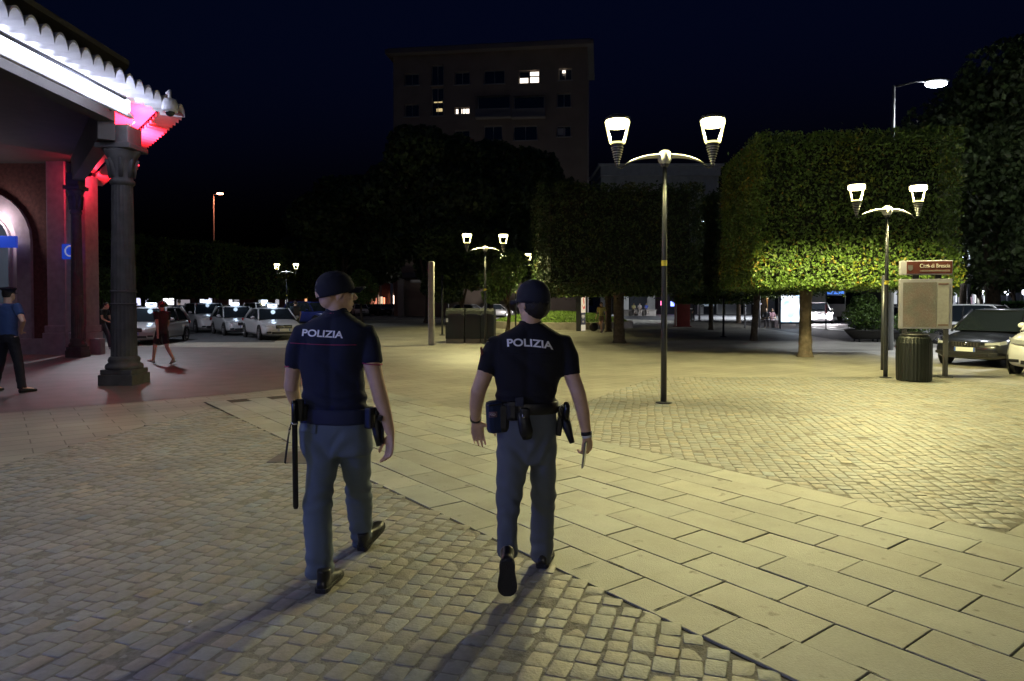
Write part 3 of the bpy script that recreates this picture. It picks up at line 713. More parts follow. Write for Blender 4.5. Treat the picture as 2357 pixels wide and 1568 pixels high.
# long low building behind the square: pale piers, dark openings, lit shops
M_pier = mat('pale_pier', (.72, .71, .68), .8, var=.08, scale=2)
M_shopdark = mat('shop_dark_wall', (.05, .055, .065), .6)
def arcade(label, Y, pxs, z1, backm, px0, px1, name='shop_building', piercol=M_pier, lits=()):
    root = thing(name, label, 'building', (XP((px0 + px1) / 2, Y), Y, 0), world=True)
    X0, X1 = XP(px0, Y), XP(px1, Y)
    MB().box(((X0 + X1) / 2, Y + 3.5, z1 / 2), (X1 - X0, 6, z1)).build('wall', backm, root)
    MB().box(((X0 + X1) / 2, Y + 3.2, z1 + .3), (X1 - X0 + .6, 8, .6)).build('roof', mat('flat_roof', (.12, .12, .12), .9), root)
    for a, b in pxs:
        MB().box((XP((a + b) / 2, Y), Y - .15, z1 / 2 - .01), (XP(b, Y) - XP(a, Y), .7, z1 - .02)).build('pier', piercol, root)
    for a, b, ya, yb, col, st in lits:
        m = mat('shop_light_%d_%d' % (int(col[0] * 9) * 100 + int(col[1] * 9) * 10 + int(col[2] * 9), int(st * 10)), tuple(c * .8 for c in col), .5, emit=col, estr=st)
        xa, xb = XP(a, Y), XP(b, Y); za, zb = ZP(yb, Y), ZP(ya, Y)
        f = MB().box(((xa + xb) / 2, Y + .44, (za + zb) / 2), (xb - xa + .16, .08, zb - za + .16)).build('shop_window', M_iron, root)
        MB().box(((xa + xb) / 2, Y + .36, (za + zb) / 2), (xb - xa, .06, zb - za)).build('lit_pane', m, f)
    return root
arcade('low shop building with pale piers seen between the trunks right of the near lamp', 96,
       [(1435, 1446), (1490, 1506), (1606, 1617), (1650, 1663), (1668, 1692), (1712, 1726), (1745, 1752), (1764, 1780)], 6.5, M_shopdark, 1425, 1880,
       lits=[(1522, 1534, 693, 703, (1, .12, .3), 3), (1545, 1553, 694, 705, (.15, .2, 1), 3), (1748, 1764, 676, 700, (1, .5, .12), 1.6), (1620, 1645, 672, 705, (.3, .38, .45), .25), (1826, 1868, 660, 690, (.8, .75, .6), .25)])
arcade('dark glazed pavilion with a pale pier behind the waste containers', 92, [(1103, 1116), (1131, 1136), (1066, 1072)], 5.6, M_shopdark, 1020, 1190,
       lits=[(1122, 1129, 690, 702, (.25, .2, 1), 4), (1070, 1085, 672, 690, (.35, .38, .45), .2), (1140, 1142, 672, 722, (.3, .55, .8), .8)])
arcade('red brick building with glowing orange piers behind the far row of cars', 118, [(838, 841), (869, 872), (900, 905)], 8, mat('red_brick_far', (.3, .12, .08), .9, var=.2, scale=1), 800, 935,
       lits=[(882, 885, 685, 703, (1, .2, .1), 2), (874, 879, 683, 702, (1, .75, .5), 1.2), (900, 907, 680, 702, (1, .72, .55), 2.4), (850, 868, 686, 700, (.9, .3, .18), .5)])
arcade('long brick building with white framed windows behind the taxis', 92, [], 7, mat('dark_brick_far', (.13, .07, .055), .9, var=.2, scale=2), 60, 800,
       lits=[(300, 345, 686, 703, (.7, .7, 1), .7), (373, 397, 684, 702, (.92, .9, 1), 1.2), (404, 434, 690, 703, (.5, .45, .5), .25), (455, 467, 689, 700, (.8, .85, 1), .9), (478, 485, 686, 706, (.8, .8, 1), .6), (525, 532, 688, 702, (.8, .8, .9), .9), (536, 548, 690, 704, (.5, .5, .55), .3), (592, 610, 688, 703, (.35, .4, .45), .35), (632, 640, 686, 702, (.55, .55, .6), .4), (655, 660, 688, 702, (.6, .6, .65), .5), (700, 705, 686, 700, (1, .45, .2), .6)])
arcade('arcaded building with white lit shops behind the trees at the right edge', 88, [(2188, 2194), (2208, 2213), (2232, 2238), (2252, 2258), (2272, 2278)], 5.2, M_shopdark, 2040, 2500,
       lits=[(2196, 2206, 668, 696, (.85, .9, 1), .9), (2214, 2226, 678, 697, (1, .45, .75), .8), (2240, 2250, 670, 697, (.95, .95, .85), 1.0), (2262, 2270, 672, 697, (.9, .95, .9), .7), (2282, 2300, 670, 697, (.75, .85, 1), .7), (2060, 2068, 668, 700, (.6, .62, .65), .4), (2074, 2084, 668, 700, (.6, .62, .65), .4)])
GL = ['leftmost glowing globe lamp, over the pink panel,', 'second small globe lamp from the left', 'third small globe lamp from the left', 'small globe lamp just before the big middle one', 'biggest middle globe lamp by the dark trunk', 'globe lamp just right of the forked dark trunk', 'rightmost globe lamp']
for px, s in ((2224, .27), (2262, .16), (2270, .16), (2278, .16), (2291, .3), (2318, .2), (2356, .2)):
    t = thing('globe_lamp', GL.pop(0) + ' under the arcade at the right edge', 'lamp', (XP(px, 84), 84, 0), 0, 'globe lamps of the arcade')
    MB().ell((0, 0, ZP(673, 84)), (s * 1.5, s * 1.5, s * 1.5)).build('globe', M_lampglow_cool, t, smooth=True)
    MB().cyl((0, 0, 0), .05, ZP(673, 84) - s, 8).build('pole', M_iron, t)
# kiosk
kk = arcade('dark boxy kiosk with a pale pillar at its left end beyond the grey post', 82, [(917, 931)], 4.6, mat('kiosk_panel', (.06, .062, .065), .7), 920, 990, name='kiosk', piercol=mat('kiosk_pillar', (.35, .33, .31), .8))
MB().box((XP(985, 80), 80, ZP(648, 80)), (3.6, 3, .3)).build('canopy', mat('kiosk_canopy', (.4, .39, .37), .7), kk)
# ================================================================== STATION: facade, canopy, columns
M_brick = mat('dark_brick', (.13, .05, .04), .9, var=.3, scale=9, bump=.6, bscale=20)
M_pil = mat('purple_grey_stone', (.36, .3, .33), .85, var=.15, scale=5, bump=.3, bscale=30)
M_soffit = mat('canopy_boarding', (.035, .03, .027), .8, var=.2, scale=3)
M_can2 = mat('canopy_red_lit_metal', (.60, .22, .22), .5)  # red light on the far canopy put into the metal's colour
M_can = mat('canopy_white_metal', (.72, .7, .72), .5)
YF = 22.3; ZF = ZP(381, YF)
st = thing('station_building', 'station facade of dark brick and stone with a lit arch, under the white edged canopy', 'building', (XP(100, YF), YF, 0), world=True)
xc = XP(-38, YF); r1 = XP(46, YF) - xc; r2 = XP(78, YF) - xc; zs = ZP(556, YF); xe = XP(214, YF); xl = -20.5
def arc(r, n=14, rev=False):
    a = [(xc + r * math.cos(t), zs + r * math.sin(t)) for t in [math.pi * i / n for i in range(n + 1)]]
    return a[::-1] if rev else a
# wall with an arched opening, extruded in depth
def prism_y(mb, poly, y0, y1):
    n = len(poly); vs = [(x, y0, z) for x, z in poly] + [(x, y1, z) for x, z in poly]
    mb.add(vs, [tuple(range(n)), tuple(range(2 * n - 1, n - 1, -1))] + [(j, n + j, n + (j + 1) % n, (j + 1) % n) for j in range(n)])
w = MB()
A = arc(r2)
for i in range(len(A) - 1):                   # strips above the arch
    (xa, za), (xb, zb) = A[i], A[i + 1]; prism_y(w, [(xb, zb), (xa, za), (xa, ZF + 1), (xb, ZF + 1)], YF, YF + .6)
prism_y(w, [(xc + r2, 0), (XP(125, YF), 0), (XP(125, YF), ZF + 1), (xc + r2, ZF + 1)], YF, YF + .6)
prism_y(w, [(xl - 8, 0), (xc - r2, 0), (xc - r2, ZF + 1), (xl - 8, ZF + 1)], YF, YF + .6)
w.build('wall', M_brick, st)
def arch_ring(ra, rb, y0, y1, z0=0):
    mb = MB(); B = arc(ra); C = arc(rb)
    for i in range(len(B) - 1):
        prism_y(mb, [B[i], C[i], C[i + 1], B[i + 1]], y0, y1)
    for s in (-1, 1):
        prism_y(mb, [(xc + s * ra, z0), (xc + s * rb, z0), (xc + s * rb, zs), (xc + s * ra, zs)], y0, y1)
    return mb
arch_ring(r1, r2, YF - .12, YF + .5).build('arch_surround', M_pil, st)
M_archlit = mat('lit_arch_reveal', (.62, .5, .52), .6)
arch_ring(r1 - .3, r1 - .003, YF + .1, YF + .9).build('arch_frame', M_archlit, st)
arch_ring(r1 - .36, r1 - .3, YF + .0, YF + .1).build('arch_moulding', mat('moulding', (.4, .36, .38), .6), st)
prism_y(w2 := MB(), [(xc - r1 + .3, 0), (xc + r1 - .3, 0)] + [(xc + (r1 - .3) * math.cos(t), zs + (r1 - .3) * math.sin(t)) for t in [math.pi * i / 14 for i in range(15)]], YF + 1.0, YF + 1.05)
w2.build('arch_glass', mat('arch_glass', (.05, .06, .08), .15, emit=(.2, .26, .34), estr=.06), st)
for px in (5, 18):
    MB().box((XP(px, YF), YF + .95, 2.2), (.05, .06, 4.4)).build('glazing_bar', M_white, st)
MB().ell((XP(4, YF), YF + .7, ZP(590, YF)), (.2, .2, .2)).build('hall_lamp', mat('soft_white_lamp', (.8, .8, .8), .5, emit=(1, .93, .95), estr=1.2), st, smooth=True)
light('arch_light', (XP(12, YF), YF - .5, 4.3), (1, .84, .88), 22, st, .15)
# pilasters with plinths
def pil(pa, pb, m, y=YF - .35, z1=ZF + 1):
    xa, xb = XP(pa, YF), XP(pb, YF)
    mb = MB().box(((xa + xb) / 2, y + .35, z1 / 2), (xb - xa, .7, z1)).box(((xa + xb) / 2, y + .3, .35), (xb - xa + .16, .9, .7)).box(((xa + xb) / 2, y + .32, .82), (xb - xa + .08, .84, .22))
    return mb.build('pilaster', m, st, bevel=.02)
pil(126, 167, M_pil); pil(185, 214, M_pil)
MB().box((XP(-60, YF), YF - .2, .25), (XP(126, YF) - XP(-60, YF) + 6, .25, .5)).build('plinth', M_pil, st)
# blue signs
sg = thing('blue_sign', 'long blue sign band with a white mark across the lit arch at the left edge', 'sign', (XP(-10, YF - .3), YF - .3, 0), world=True)
M_blue = mat('blue_sign_face', (.02, .06, .42), .4, emit=(.02, .07, .6), estr=.25)
MB().box((XP(-30, YF - .3), YF - .32, ZP(559, YF)), (XP(42, YF) - XP(-100, YF), .1, .38)).build('panel', M_blue, sg, bevel=.01)
text_part('lettering', 'M', .22, Matrix.Translation((XP(-1, YF) - .02, YF - .375, ZP(567, YF))) @ UP, M_white, sg)
s2 = thing('blue_sign', 'square blue sign with a white ring beside the dark column', 'sign', (XP(166, YF - .4), YF - .5, 0), world=True)
MB().box((XP(167, YF - .4), YF - .5, ZP(582, YF)), (.46, .08, .48)).build('panel', M_blue, s2, bevel=.01)
rg = MB(); c = Vector((XP(170, YF - .4), YF - .56, ZP(581, YF)))
rg.tube([(c.x + .15 * math.cos(t), c.y, c.z + .16 * math.sin(t)) for t in [math.pi * 2 * i / 20 for i in range(21)]], .026, n=6); rg.build('ring_mark', mat('white_mark', (.75, .78, .9), .5, emit=(.6, .7, 1), estr=.12), s2)

# columns
def column(px, base, rad, ztop, label, scale=1.0):
    t = thing('station_column', label, 'column', base, group='cast columns of the station canopy')
    r = rad
    MB().box((0, 0, .11), (r * 3.05, r * 3.05, .22)).box((0, 0, .27), (r * 2.8, r * 2.8, .10)).build('plinth', M_stoned, t, bevel=.02)
    MB().lathe([(r * 1.5, .32), (r * 1.55, .36), (r * 1.5, .41), (r * 1.25, .45), (r * 1.32, .50), (r * 1.22, .56), (r * 1.1, .58)], n=24).build('base_moulding', M_stoned, t, smooth=True)
    sh = MB(); n = 40; rings = []
    for z, q in ((.58, 1.08), (.9, 1.05), (1.0, 1.05), (2.2, 1.0), (ztop * .785, .86)):
        rings.append([(r * q * (1 - .035 * (j % 2)) * math.cos(2 * math.pi * j / n), r * q * (1 - .035 * (j % 2)) * math.sin(2 * math.pi * j / n), z) for j in range(n)])
    sh.loft(rings); sh.build('shaft', M_stoned, t)
    for z in (1.62, 1.88): MB().lathe([(r * 1.0, z), (r * 1.1, z + .01), (r * 1.1, z + .035), (r * 1.0, z + .045)], n=24).build('shaft_band', M_stoned, t, smooth=True)
    z0 = ztop * .785; h = ztop - z0
    MB().lathe([(r * .84, z0 - .06), (r * 1.02, z0 - .02), (r * 1.02, z0 + .04), (r * .86, z0 + .08), (r * .9, z0 + h * .22), (r * 1.12, z0 + h * .42), (r * 1.5, z0 + h * .55), (r * 1.5, z0 + h * .58)], n=28).build('capital', M_stoned, t, smooth=True)
    MB().box((0, 0, z0 + h * .63), (r * 3.1, r * 3.1, h * .10)).box((0, 0, z0 + h * .84), (r * 2.35, r * 2.35, h * .33)).build('abacus', M_stoned, t, bevel=.02)
    lv = MB()
    for k in range(8):
        a = k * math.pi / 4 + .39
        lv.tube([(r * .88 * math.cos(a), r * .88 * math.sin(a), z0 + .1), (r * 1.02 * math.cos(a), r * 1.02 * math.sin(a), z0 + h * .3), (r * 1.3 * math.cos(a), r * 1.3 * math.sin(a), z0 + h * .42)], [(.05, .02), (.05, .02), (.025, .015)], n=8)
    lv.build('capital_leaves', M_stoned, t, smooth=True)
    return t
g1 = G(287, 884); g1 = Vector((g1.x, g1.y, 0))
ZC = 5.35
column(284, g1, .228, 5.24, 'thick grey fluted column nearest the camera carrying the canopy corner')
g2 = Vector((XP(178, 20.9), 20.9, 0))
column(178, g2, .16, ZP(392, 20.9) - .1, 'slim dark column close to the facade beside the square blue sign')

# canopy (one thing): beam, eaves, soffit
cn = thing('station_canopy', 'deep station canopy with a scalloped white metal edge, red lit at its far corner', 'canopy', (-7.3, 12, 0), world=True)
B0 = Vector((-7.5, -7.0)); B1 = Vector((g1.x + .02, 13.45)); B2 = Vector((XP(172, 21), 21.2))
zb1, zb2 = 5.22, 5.8
def beam(a, b, za, zb, h, t, name='beam', m=M_soffit):
    d = Vector((b[0] - a[0], b[1] - a[1])).normalized(); n = Vector((-d.y, d.x)) * t / 2
    mb = MB(); r1_ = [(a[0] - n.x, a[1] - n.y, za), (a[0] + n.x, a[1] + n.y, za), (a[0] + n.x, a[1] + n.y, za + h), (a[0] - n.x, a[1] - n.y, za + h)]
    r2_ = [(b[0] - n.x, b[1] - n.y, zb), (b[0] + n.x, b[1] + n.y, zb), (b[0] + n.x, b[1] + n.y, zb + h), (b[0] - n.x, b[1] - n.y, zb + h)]
    mb.loft([r1_, r2_]); return mb.build(name, m, cn, bevel=.01)
beam(B0, B1, zb1, zb1, .45, .34); beam(B1, B2, zb1 - .35, zb2 - .4, .75, .3)
E0 = Vector((-6.62, -7.0)); E1 = Vector((-6.62, 13.9)); E2 = Vector((-10.0, 18.35)); E3 = Vector((-14.4, 24.1))
ze, ze2 = 5.72, 5.9
def quad(name, pts, m):
    mb = MB(); n = len(pts); mb.add([tuple(p) for p in pts] + [(p[0], p[1], p[2] + .06) for p in pts], [tuple(range(n)), tuple(range(2 * n - 1, n - 1, -1))] + [(j, (j + 1) % n, n + (j + 1) % n, n + j) for j in range(n)])
    return mb.build(name, m, cn)
quad('eave_soffit', [(B0.x, B0.y, 5.66), (E0.x - .5, E0.y, 5.6), (E1.x - .45, E1.y - .1, 5.6), (B1.x, B1.y, 5.66)], M_can)
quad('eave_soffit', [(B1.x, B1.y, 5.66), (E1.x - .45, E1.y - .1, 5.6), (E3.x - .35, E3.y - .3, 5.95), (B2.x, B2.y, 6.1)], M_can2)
quad('inner_soffit', [(B0.x - .01, B0.y, 5.66), (B1.x - .01, B1.y - .01, 5.66), (B2.x, B2.y, 6.2), (B2.x - .2, YF, 6.2), (-28, YF, 6.2), (-28, B0.y, 5.66)], M_soffit)
MB().prism([(-7.4, -7), (-7.4, 13.3), (-14.6, 22.2), (-28, 22.2), (-28, -7)], 6.25, 6.35).build('roof_sheet', mat('roof_metal_dark', (.08, .07, .06), .7), cn)
def scallops(a, b, za, zb, pitch, hgt, dep, name='scalloped_edge', m=None):
    """end of a corrugated metal sheet: round waves running back from the edge over the eave, seen from below"""
    d = Vector((b.x - a.x, b.y - a.y)); L = d.length; d.normalize(); nrm = Vector((-d.y, d.x))
    k = int(L / pitch); steps = k * 12; K = 5
    mb = MB(); vs = []; n = steps + 1
    for t_ in (0, .035):
        for q in range(K):
            w_ = q / (K - 1)
            for i in range(n):
                s = i / steps * L; ph = (i % 12) / 12; z = za + (zb - za) * s / L
                wv = math.sin(math.pi * ph) ** .6 * hgt * (1 - .55 * w_)
                vs.append((a.x + d.x * s + nrm.x * dep * w_, a.y + d.y * s + nrm.y * dep * w_, z + wv + t_ + .05 * w_))
    fs = []
    for t_ in (0, 1):
        o = t_ * K * n
        for q in range(K - 1):
            for i in range(n - 1): fs.append((o + q * n + i, o + q * n + i + 1, o + (q + 1) * n + i + 1, o + (q + 1) * n + i))
    for i in range(n - 1): fs.append((i, i + 1, K * n + i + 1, K * n + i))
    mb.add(vs, fs); return mb.build(name, m or M_can, cn)
ze, ze2 = 5.42, 5.75
scallops(E0, E1, ze, ze, .30, .19, .5)
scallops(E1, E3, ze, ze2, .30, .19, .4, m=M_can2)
# gutter pipe under the soffit and fluorescent strip along the beam
MB().tube([(B0.x + .40, B0.y, 5.42), (B0.x + .40, 12.6, 5.42), (B1.x + .24, 13.2, 5.38)], .035, n=8).build('gutter_pipe', M_black, cn, smooth=True)
tl = thing('strip_light', 'long dazzling white tube light running under the canopy edge to the column', 'lamp', (B0.x + .26, 4, 0), world=True)
M_tube = mat('white_tube_light', (1, 1, 1), .3, emit=(.72, .78, 1.0), estr=7.5)
MB().box((B0.x + .24, 3.1, 5.37), (.12, 19.7, .22)).build('tube', M_tube, tl, bevel=.02)
MB().box((B0.x + .215, 3.2, 5.22), (.08, 19.9, .05)).build('housing', M_white, tl)
for y in (-2, 6, 11.8):
    light('tube_light', (B0.x + .5, y, 5.2), (.6, .66, 1.0), 6, tl, .15)
light('tube_end_light', (B1.x + .55, 13.55, 5.2), (.72, .78, 1.0), 3, tl, .05)
cb = MB(); c0 = Vector((B1.x + .36, 13.5, 5.35)); cb.tube([(c0.x, c0.y, c0.z + .1), (c0.x + .1, c0.y, c0.z + .02), (c0.x + .16, c0.y, c0.z - .12), (c0.x + .08, c0.y, c0.z - .2), (c0.x, c0.y, c0.z - .15)], .014, n=6)
cb.build('cable_loop', M_white, tl, smooth=True)
# camera dome
cp = P(391, 247, 12.6)
ct = thing('security_camera', 'white dome security camera hanging from the canopy corner', 'camera', cp, world=True)
MB().tube([(cp.x, cp.y, cp.z + .1), (cp.x, cp.y, cp.z + .30), (cp.x - .1, cp.y + .1, ze + .12)], .03, n=10).build('stem', M_can, ct, smooth=True)
MB().lathe([(.03, .17), (.10, .14), (.135, .06), (.138, -.05), (.12, -.085), (.02, -.09)], cp, 20).build('housing', M_can, ct, smooth=True)
MB().ell((cp.x, cp.y, cp.z - .085), (.085, .085, .085)).build('dome', M_glassd, ct, smooth=True)
# red floodlights
def red_flood(label, loc, power, aim):
    t = thing('floodlight', label, 'lamp', loc)
    MB().box((0, 0, 0), (.22, .16, .12)).build('housing', M_black, t, bevel=.01)
    f = MB().box((aim[0] * .09, aim[1] * .09, aim[2] * .07), (.16, .1, .02)); f.build('lens', mat('red_lens', (.8, .05, .05), .4, emit=(1, .02, .04), estr=6), t)
    light('red_light', (aim[0] * .3, aim[1] * .3, aim[2] * .3), (1, .03, .07), power, t, .06)
red_flood('small red floodlight behind the head of the near column', (-8.6, 15.5, 4.75), 18, (.5, .4, .6))
light('red_uplight', (-8.2, 15.2, 4.75), (1, .015, .045), 2000, cn, .05, kind='SPOT', spot_size=R(140), spot_blend=.4).rotation_euler = (R(180), 0, 0)
red_flood('small red floodlight high on the red lit end pilaster', (XP(209, YF - .6), YF - .55, ZP(402, YF - .6)), 48, (.3, -.1, -.6))
light('violet_spill', (XP(150, 20), 19.6, 4.6), (.3, .2, 1), 5, st, .2)

# ================================================================== STREET FURNITURE
# grey concrete post
g = G(993, 795); Hh = ZP(602, g.y)
t = thing('concrete_post', 'tall square grey concrete post between the two policemen', 'post', g)
mb = MB().box((0, 0, Hh / 2), (.235, .235, Hh)); me = remeshed(mb, .03, 1, disp=lambda v: .004 * noise.noise(v * 6)); link('shaft', me, mat('grey_concrete', (.30, .29, .29), .85, var=.15, scale=6, bump=.4), t)
# waste containers
M_bin = mat('dark_green_bin', (.009, .013, .013), .55, spec=.5, bump=.1, bscale=20); M_binbase = mat('bin_base_grey', (.17, .155, .14), .8)
for i, (pa, pb, lb) in enumerate([(1029, 1073, 'leftmost dark waste container with a sticker, nearest the grey post'), (1073, 1109, 'middle dark waste container of the three in a row'), (1108, 1140, 'rightmost dark waste container of the three, behind the lamp pole')]):
    gg = G((pa + pb) / 2, 789); w_ = (pb - pa) / F * gg.y; hh = ZP(710, gg.y)
    t = thing('waste_container', lb, 'bin', gg, R(-3), group='row of dark waste containers')
    n = 8
    prof = [(-.55, .19), (.55, .19), (.56, hh * .8), (.5, hh * .93), (.3, hh), (-.3, hh), (-.5, hh * .93), (-.56, hh * .8)]
    rings = [[(sx * (w_ / 2 - .012), y, z) for y, z in prof] for sx in (-1, 1)]
    MB().loft(rings).build('body', M_bin, t, bevel=.02)
    MB().box((0, 0, .095), (w_ - .06, 1.0, .19)).build('base', M_binbase, t)
    MB().box((0, -.56, hh * .82), (w_ * .7, .04, .07)).build('lid_handle', M_black, t)
    MB().box((0, 0, hh * .8), (w_ + .0, 1.16, .03)).build('lid_seam', M_black, t)
    if i == 0: MB().box((-.32, -.555, .95), (.09, .01, .16)).build('sticker', M_white, t)
# litter bin near the map
g = G(2103, 878)
t = thing('litter_bin', 'round black litter bin with ribbed sides beside the map board', 'bin', g)
n = 64; rings = []
for z, r_ in ((0, .31), (.05, .335), (.5, .345), (.82, .34), (.93, .30), (.97, .26)):
    rings.append([(r_ * (1 - .02 * (j % 2)) * math.cos(2 * math.pi * j / n), r_ * (1 - .02 * (j % 2)) * math.sin(2 * math.pi * j / n), z) for j in range(n)])
MB().loft(rings).build('body', mat('bin_black_green', (.004, .007, .006), .5, spec=.5), t)
MB().lathe([(.24, .955), (.27, .97), (.27, 1.0), (.2, 1.01), (.17, .985), (.05, .98)], n=24).build('lid', M_black, t, smooth=True)
MB().tube([(-.22, 0, .96), (-.16, 0, 1.04), (.16, 0, 1.04), (.22, 0, .96)], .015, n=8).build('handle', M_iron, t)
for k in range(3): MB().cyl((.2 * math.cos(k * 2.1), .2 * math.sin(k * 2.1), -.01), .03, .06, 8).build('foot', M_black, t)
# map board
g = G(2128, 868); Y = g.y; z1, z0_, zh0, zh1 = ZP(642, Y), ZP(757, Y), ZP(633, Y), ZP(600, Y)
wd = (2183 - 2075) / F * Y
t = thing('map_board', 'framed town map board on two posts with a brown header panel', 'sign', (XP(2129, Y), Y, 0), R(-14))
M_frame = mat('board_frame_beige', (.42, .41, .47), .5)
zc = (z1 + z0_) / 2
bd = MB().box((0, 0, zc), (wd, .14, z1 - z0_)).build('panel', M_frame, t, bevel=.02)
def map_mat():
    m = bpy.data.materials.new('printed_town_map'); m.use_nodes = True; q = m.node_tree; b = q.nodes['Principled BSDF']; b.inputs['Roughness'].default_value = .25
    tc = q.nodes.new('ShaderNodeTexCoord'); v = q.nodes.new('ShaderNodeTexVoronoi'); v.feature = 'DISTANCE_TO_EDGE'; v.inputs['Scale'].default_value = 22; q.links.new(tc.outputs['Object'], v.inputs['Vector'])
    r = q.nodes.new('ShaderNodeValToRGB'); r.color_ramp.elements[0].position = .02; r.color_ramp.elements[0].color = (.30, .30, .33, 1); r.color_ramp.elements[1].position = .07; r.color_ramp.elements[1].color = (.25, .22, .23, 1)
    q.links.new(v.outputs['Distance'], r.inputs['Fac'])
    n = q.nodes.new('ShaderNodeTexNoise'); n.inputs['Scale'].default_value = 2.5; q.links.new(tc.outputs['Object'], n.inputs['Vector'])
    r2 = q.nodes.new('ShaderNodeValToRGB'); r2.color_ramp.elements[0].position = .42; r2.color_ramp.elements[0].color = (.75, .8, .72, 1); r2.color_ramp.elements[1].position = .6; r2.color_ramp.elements[1].color = (1.0, .9, .8, 1)
    q.links.new(n.outputs['Fac'], r2.inputs['Fac'])
    x = q.nodes.new('ShaderNodeMix'); x.data_type = 'RGBA'; x.blend_type = 'MULTIPLY'; x.inputs['Factor'].default_value = 1
    q.links.new(r.outputs[0], x.inputs['A']); q.links.new(r2.outputs[0], x.inputs['B']); q.links.new(x.outputs['Result'], b.inputs['Base Color']); return m
mw = wd - .1
MB().box((-.13, -.076, zc - .02), (mw - .28, .012, z1 - z0_ - .12)).build('map_sheet', map_mat(), bd)
MB().box((mw / 2 - .14, -.076, zc - .02), (.24, .012, z1 - z0_ - .12)).build('legend_sheet', mat('legend_paper', (.36, .35, .34), .4, var=.1, scale=20), bd)
MB().box((mw / 2 - .14, -.083, z1 - .12), (.2, .006, .025)).box((mw / 2 - .14, -.083, z0_ + .09), (.2, .006, .025)).build('legend_bar', mat('brown_ink', (.16, .07, .04), .5), bd)
for i in range(26): 
    pass
hd = MB().box((0, 0, (zh0 + zh1) / 2), (wd - .01, .16, zh1 - zh0)).build('header', M_frame, t, bevel=.015)
hz = (zh0 + zh1) / 2; hh = zh1 - zh0
MB().box((.05, -.084, hz), (wd - .15, .012, hh - .05)).build('header_face', mat('brown_header', (.13, .04, .032), .35), hd)
text_part('lettering', 'Città di Brescia', .125, Matrix.Translation((.16, -.094, hz + .035)) @ UP, mat('header_letter_white', (.75, .68, .62), .5), hd, .0015, sx=.78)
MB().box((.16, -.092, hz - .065), (.6, .004, .006)).box((.16, -.092, hz - .085), (.6, .004, .004)).build('small_print_line', mat('header_letter_white'), hd)
MB().prism([(-.38, .0), (-.33, -.05), (-.28, 0), (-.28, .09), (-.38, .09)], 0, .006, Matrix.Translation((0, -.09, hz - .03)) @ UP).build('crest', mat('crest_grey', (.14, .13, .13), .5), hd)
for x in (-.2, .25): MB().box((x, 0, (zh0 + z1) / 2), (.12, .08, zh0 - z1 + .02)).build('header_bracket', M_iron, t)
for x in (-wd / 2 + .12, wd / 2 - .1): MB().box((x, .02, z0_ / 2 + .02), (.085, .085, z0_ - .02)).box((x, .02, .015), (.26, .2, .03)).build('post', mat('post_grey', (.1, .1, .105), .5), t)
# second thin pole just left of the near lamp pole
g = G(2035, 852); t = thing('signpost', 'thin dark post standing right behind the lamp pole by the litter bin', 'post', (XP(2033, 16.9), 16.9, 0))
MB().tube([(0, 0, 0), (0, 0, ZP(636, 16.9))], .045, n=12).build('pole', M_iron, t, smooth=True)
MB().ell((0, 0, ZP(636, 16.9)), (.045, .045, .03)).build('cap', M_iron, t, smooth=True)
# advertising totem with lit front
g = G(1337, 762); Ht = ZP(672, g.y)
t = thing('advertising_totem', 'slim upright advertising panel in red, cream and dark blue by the grass bed', 'sign', g, R(58))
MB().box((0, 0, Ht / 2), (.62, .30, Ht)).build('body', M_iron, t, bevel=.01)
def tot(name, z0, z1, m): MB().box((0, -.158, (z0 + z1) / 2), (.56, .012, z1 - z0)).build(name, m, t)
tot('poster', Ht * .47, Ht * .99, mat('totem_cream', (.75, .68, .55), .5, emit=(.9, .75, .5), estr=.35))
tot('poster_band', Ht * .16, Ht * .47, mat('totem_navy', (.02, .03, .07), .5))
tot('poster_foot', .02, Ht * .16, mat('totem_white', (.6, .55, .45), .5, emit=(.9, .8, .55), estr=.25))
mr = MB()
for pts in ([(-.2, .98), (.2, .98), (.24, .88), (.05, .84), (-.05, .9), (-.18, .87)], [(-.05, .84), (.05, .84), (.12, .72), (.06, .66), (-.02, .74)], [(-.18, .68), (0, .6), (.16, .66), (.2, .58), (-.02, .55)]):
    mr.prism([(x, z * Ht) for x, z in pts], 0, .006, Matrix.Translation((0, -.166, 0)) @ UP)
mr.build('red_figure_print', mat('totem_red', (.6, .06, .03), .5, emit=(.8, .08, .03), estr=.3), t)
for i, (w_, z) in enumerate(((.36, .40), (.4, .365), (.24, .335), (.2, .25), (.14, .225))): MB().box((-.04, -.168, z * Ht), (w_, .006, .05 if i < 2 else .025)).build('print_line', mat('totem_white'), t)
# red monolith
g = G(1570, 752); t = thing('red_kiosk_panel', 'dark red square pillar standing under the clipped tree', 'pillar', g)
MB().box((0, 0, 1.5), (.95, .6, 3.0)).box((0, 0, .03), (1.1, .8, .06)).build('body', mat('dark_red_panel', (.22, .025, .02), .6, var=.15, scale=3), t, bevel=.02)
MB().box((-.465, -.31, 1.5), (.03, .03, 2.95)).build('edge_trim', M_white, t)
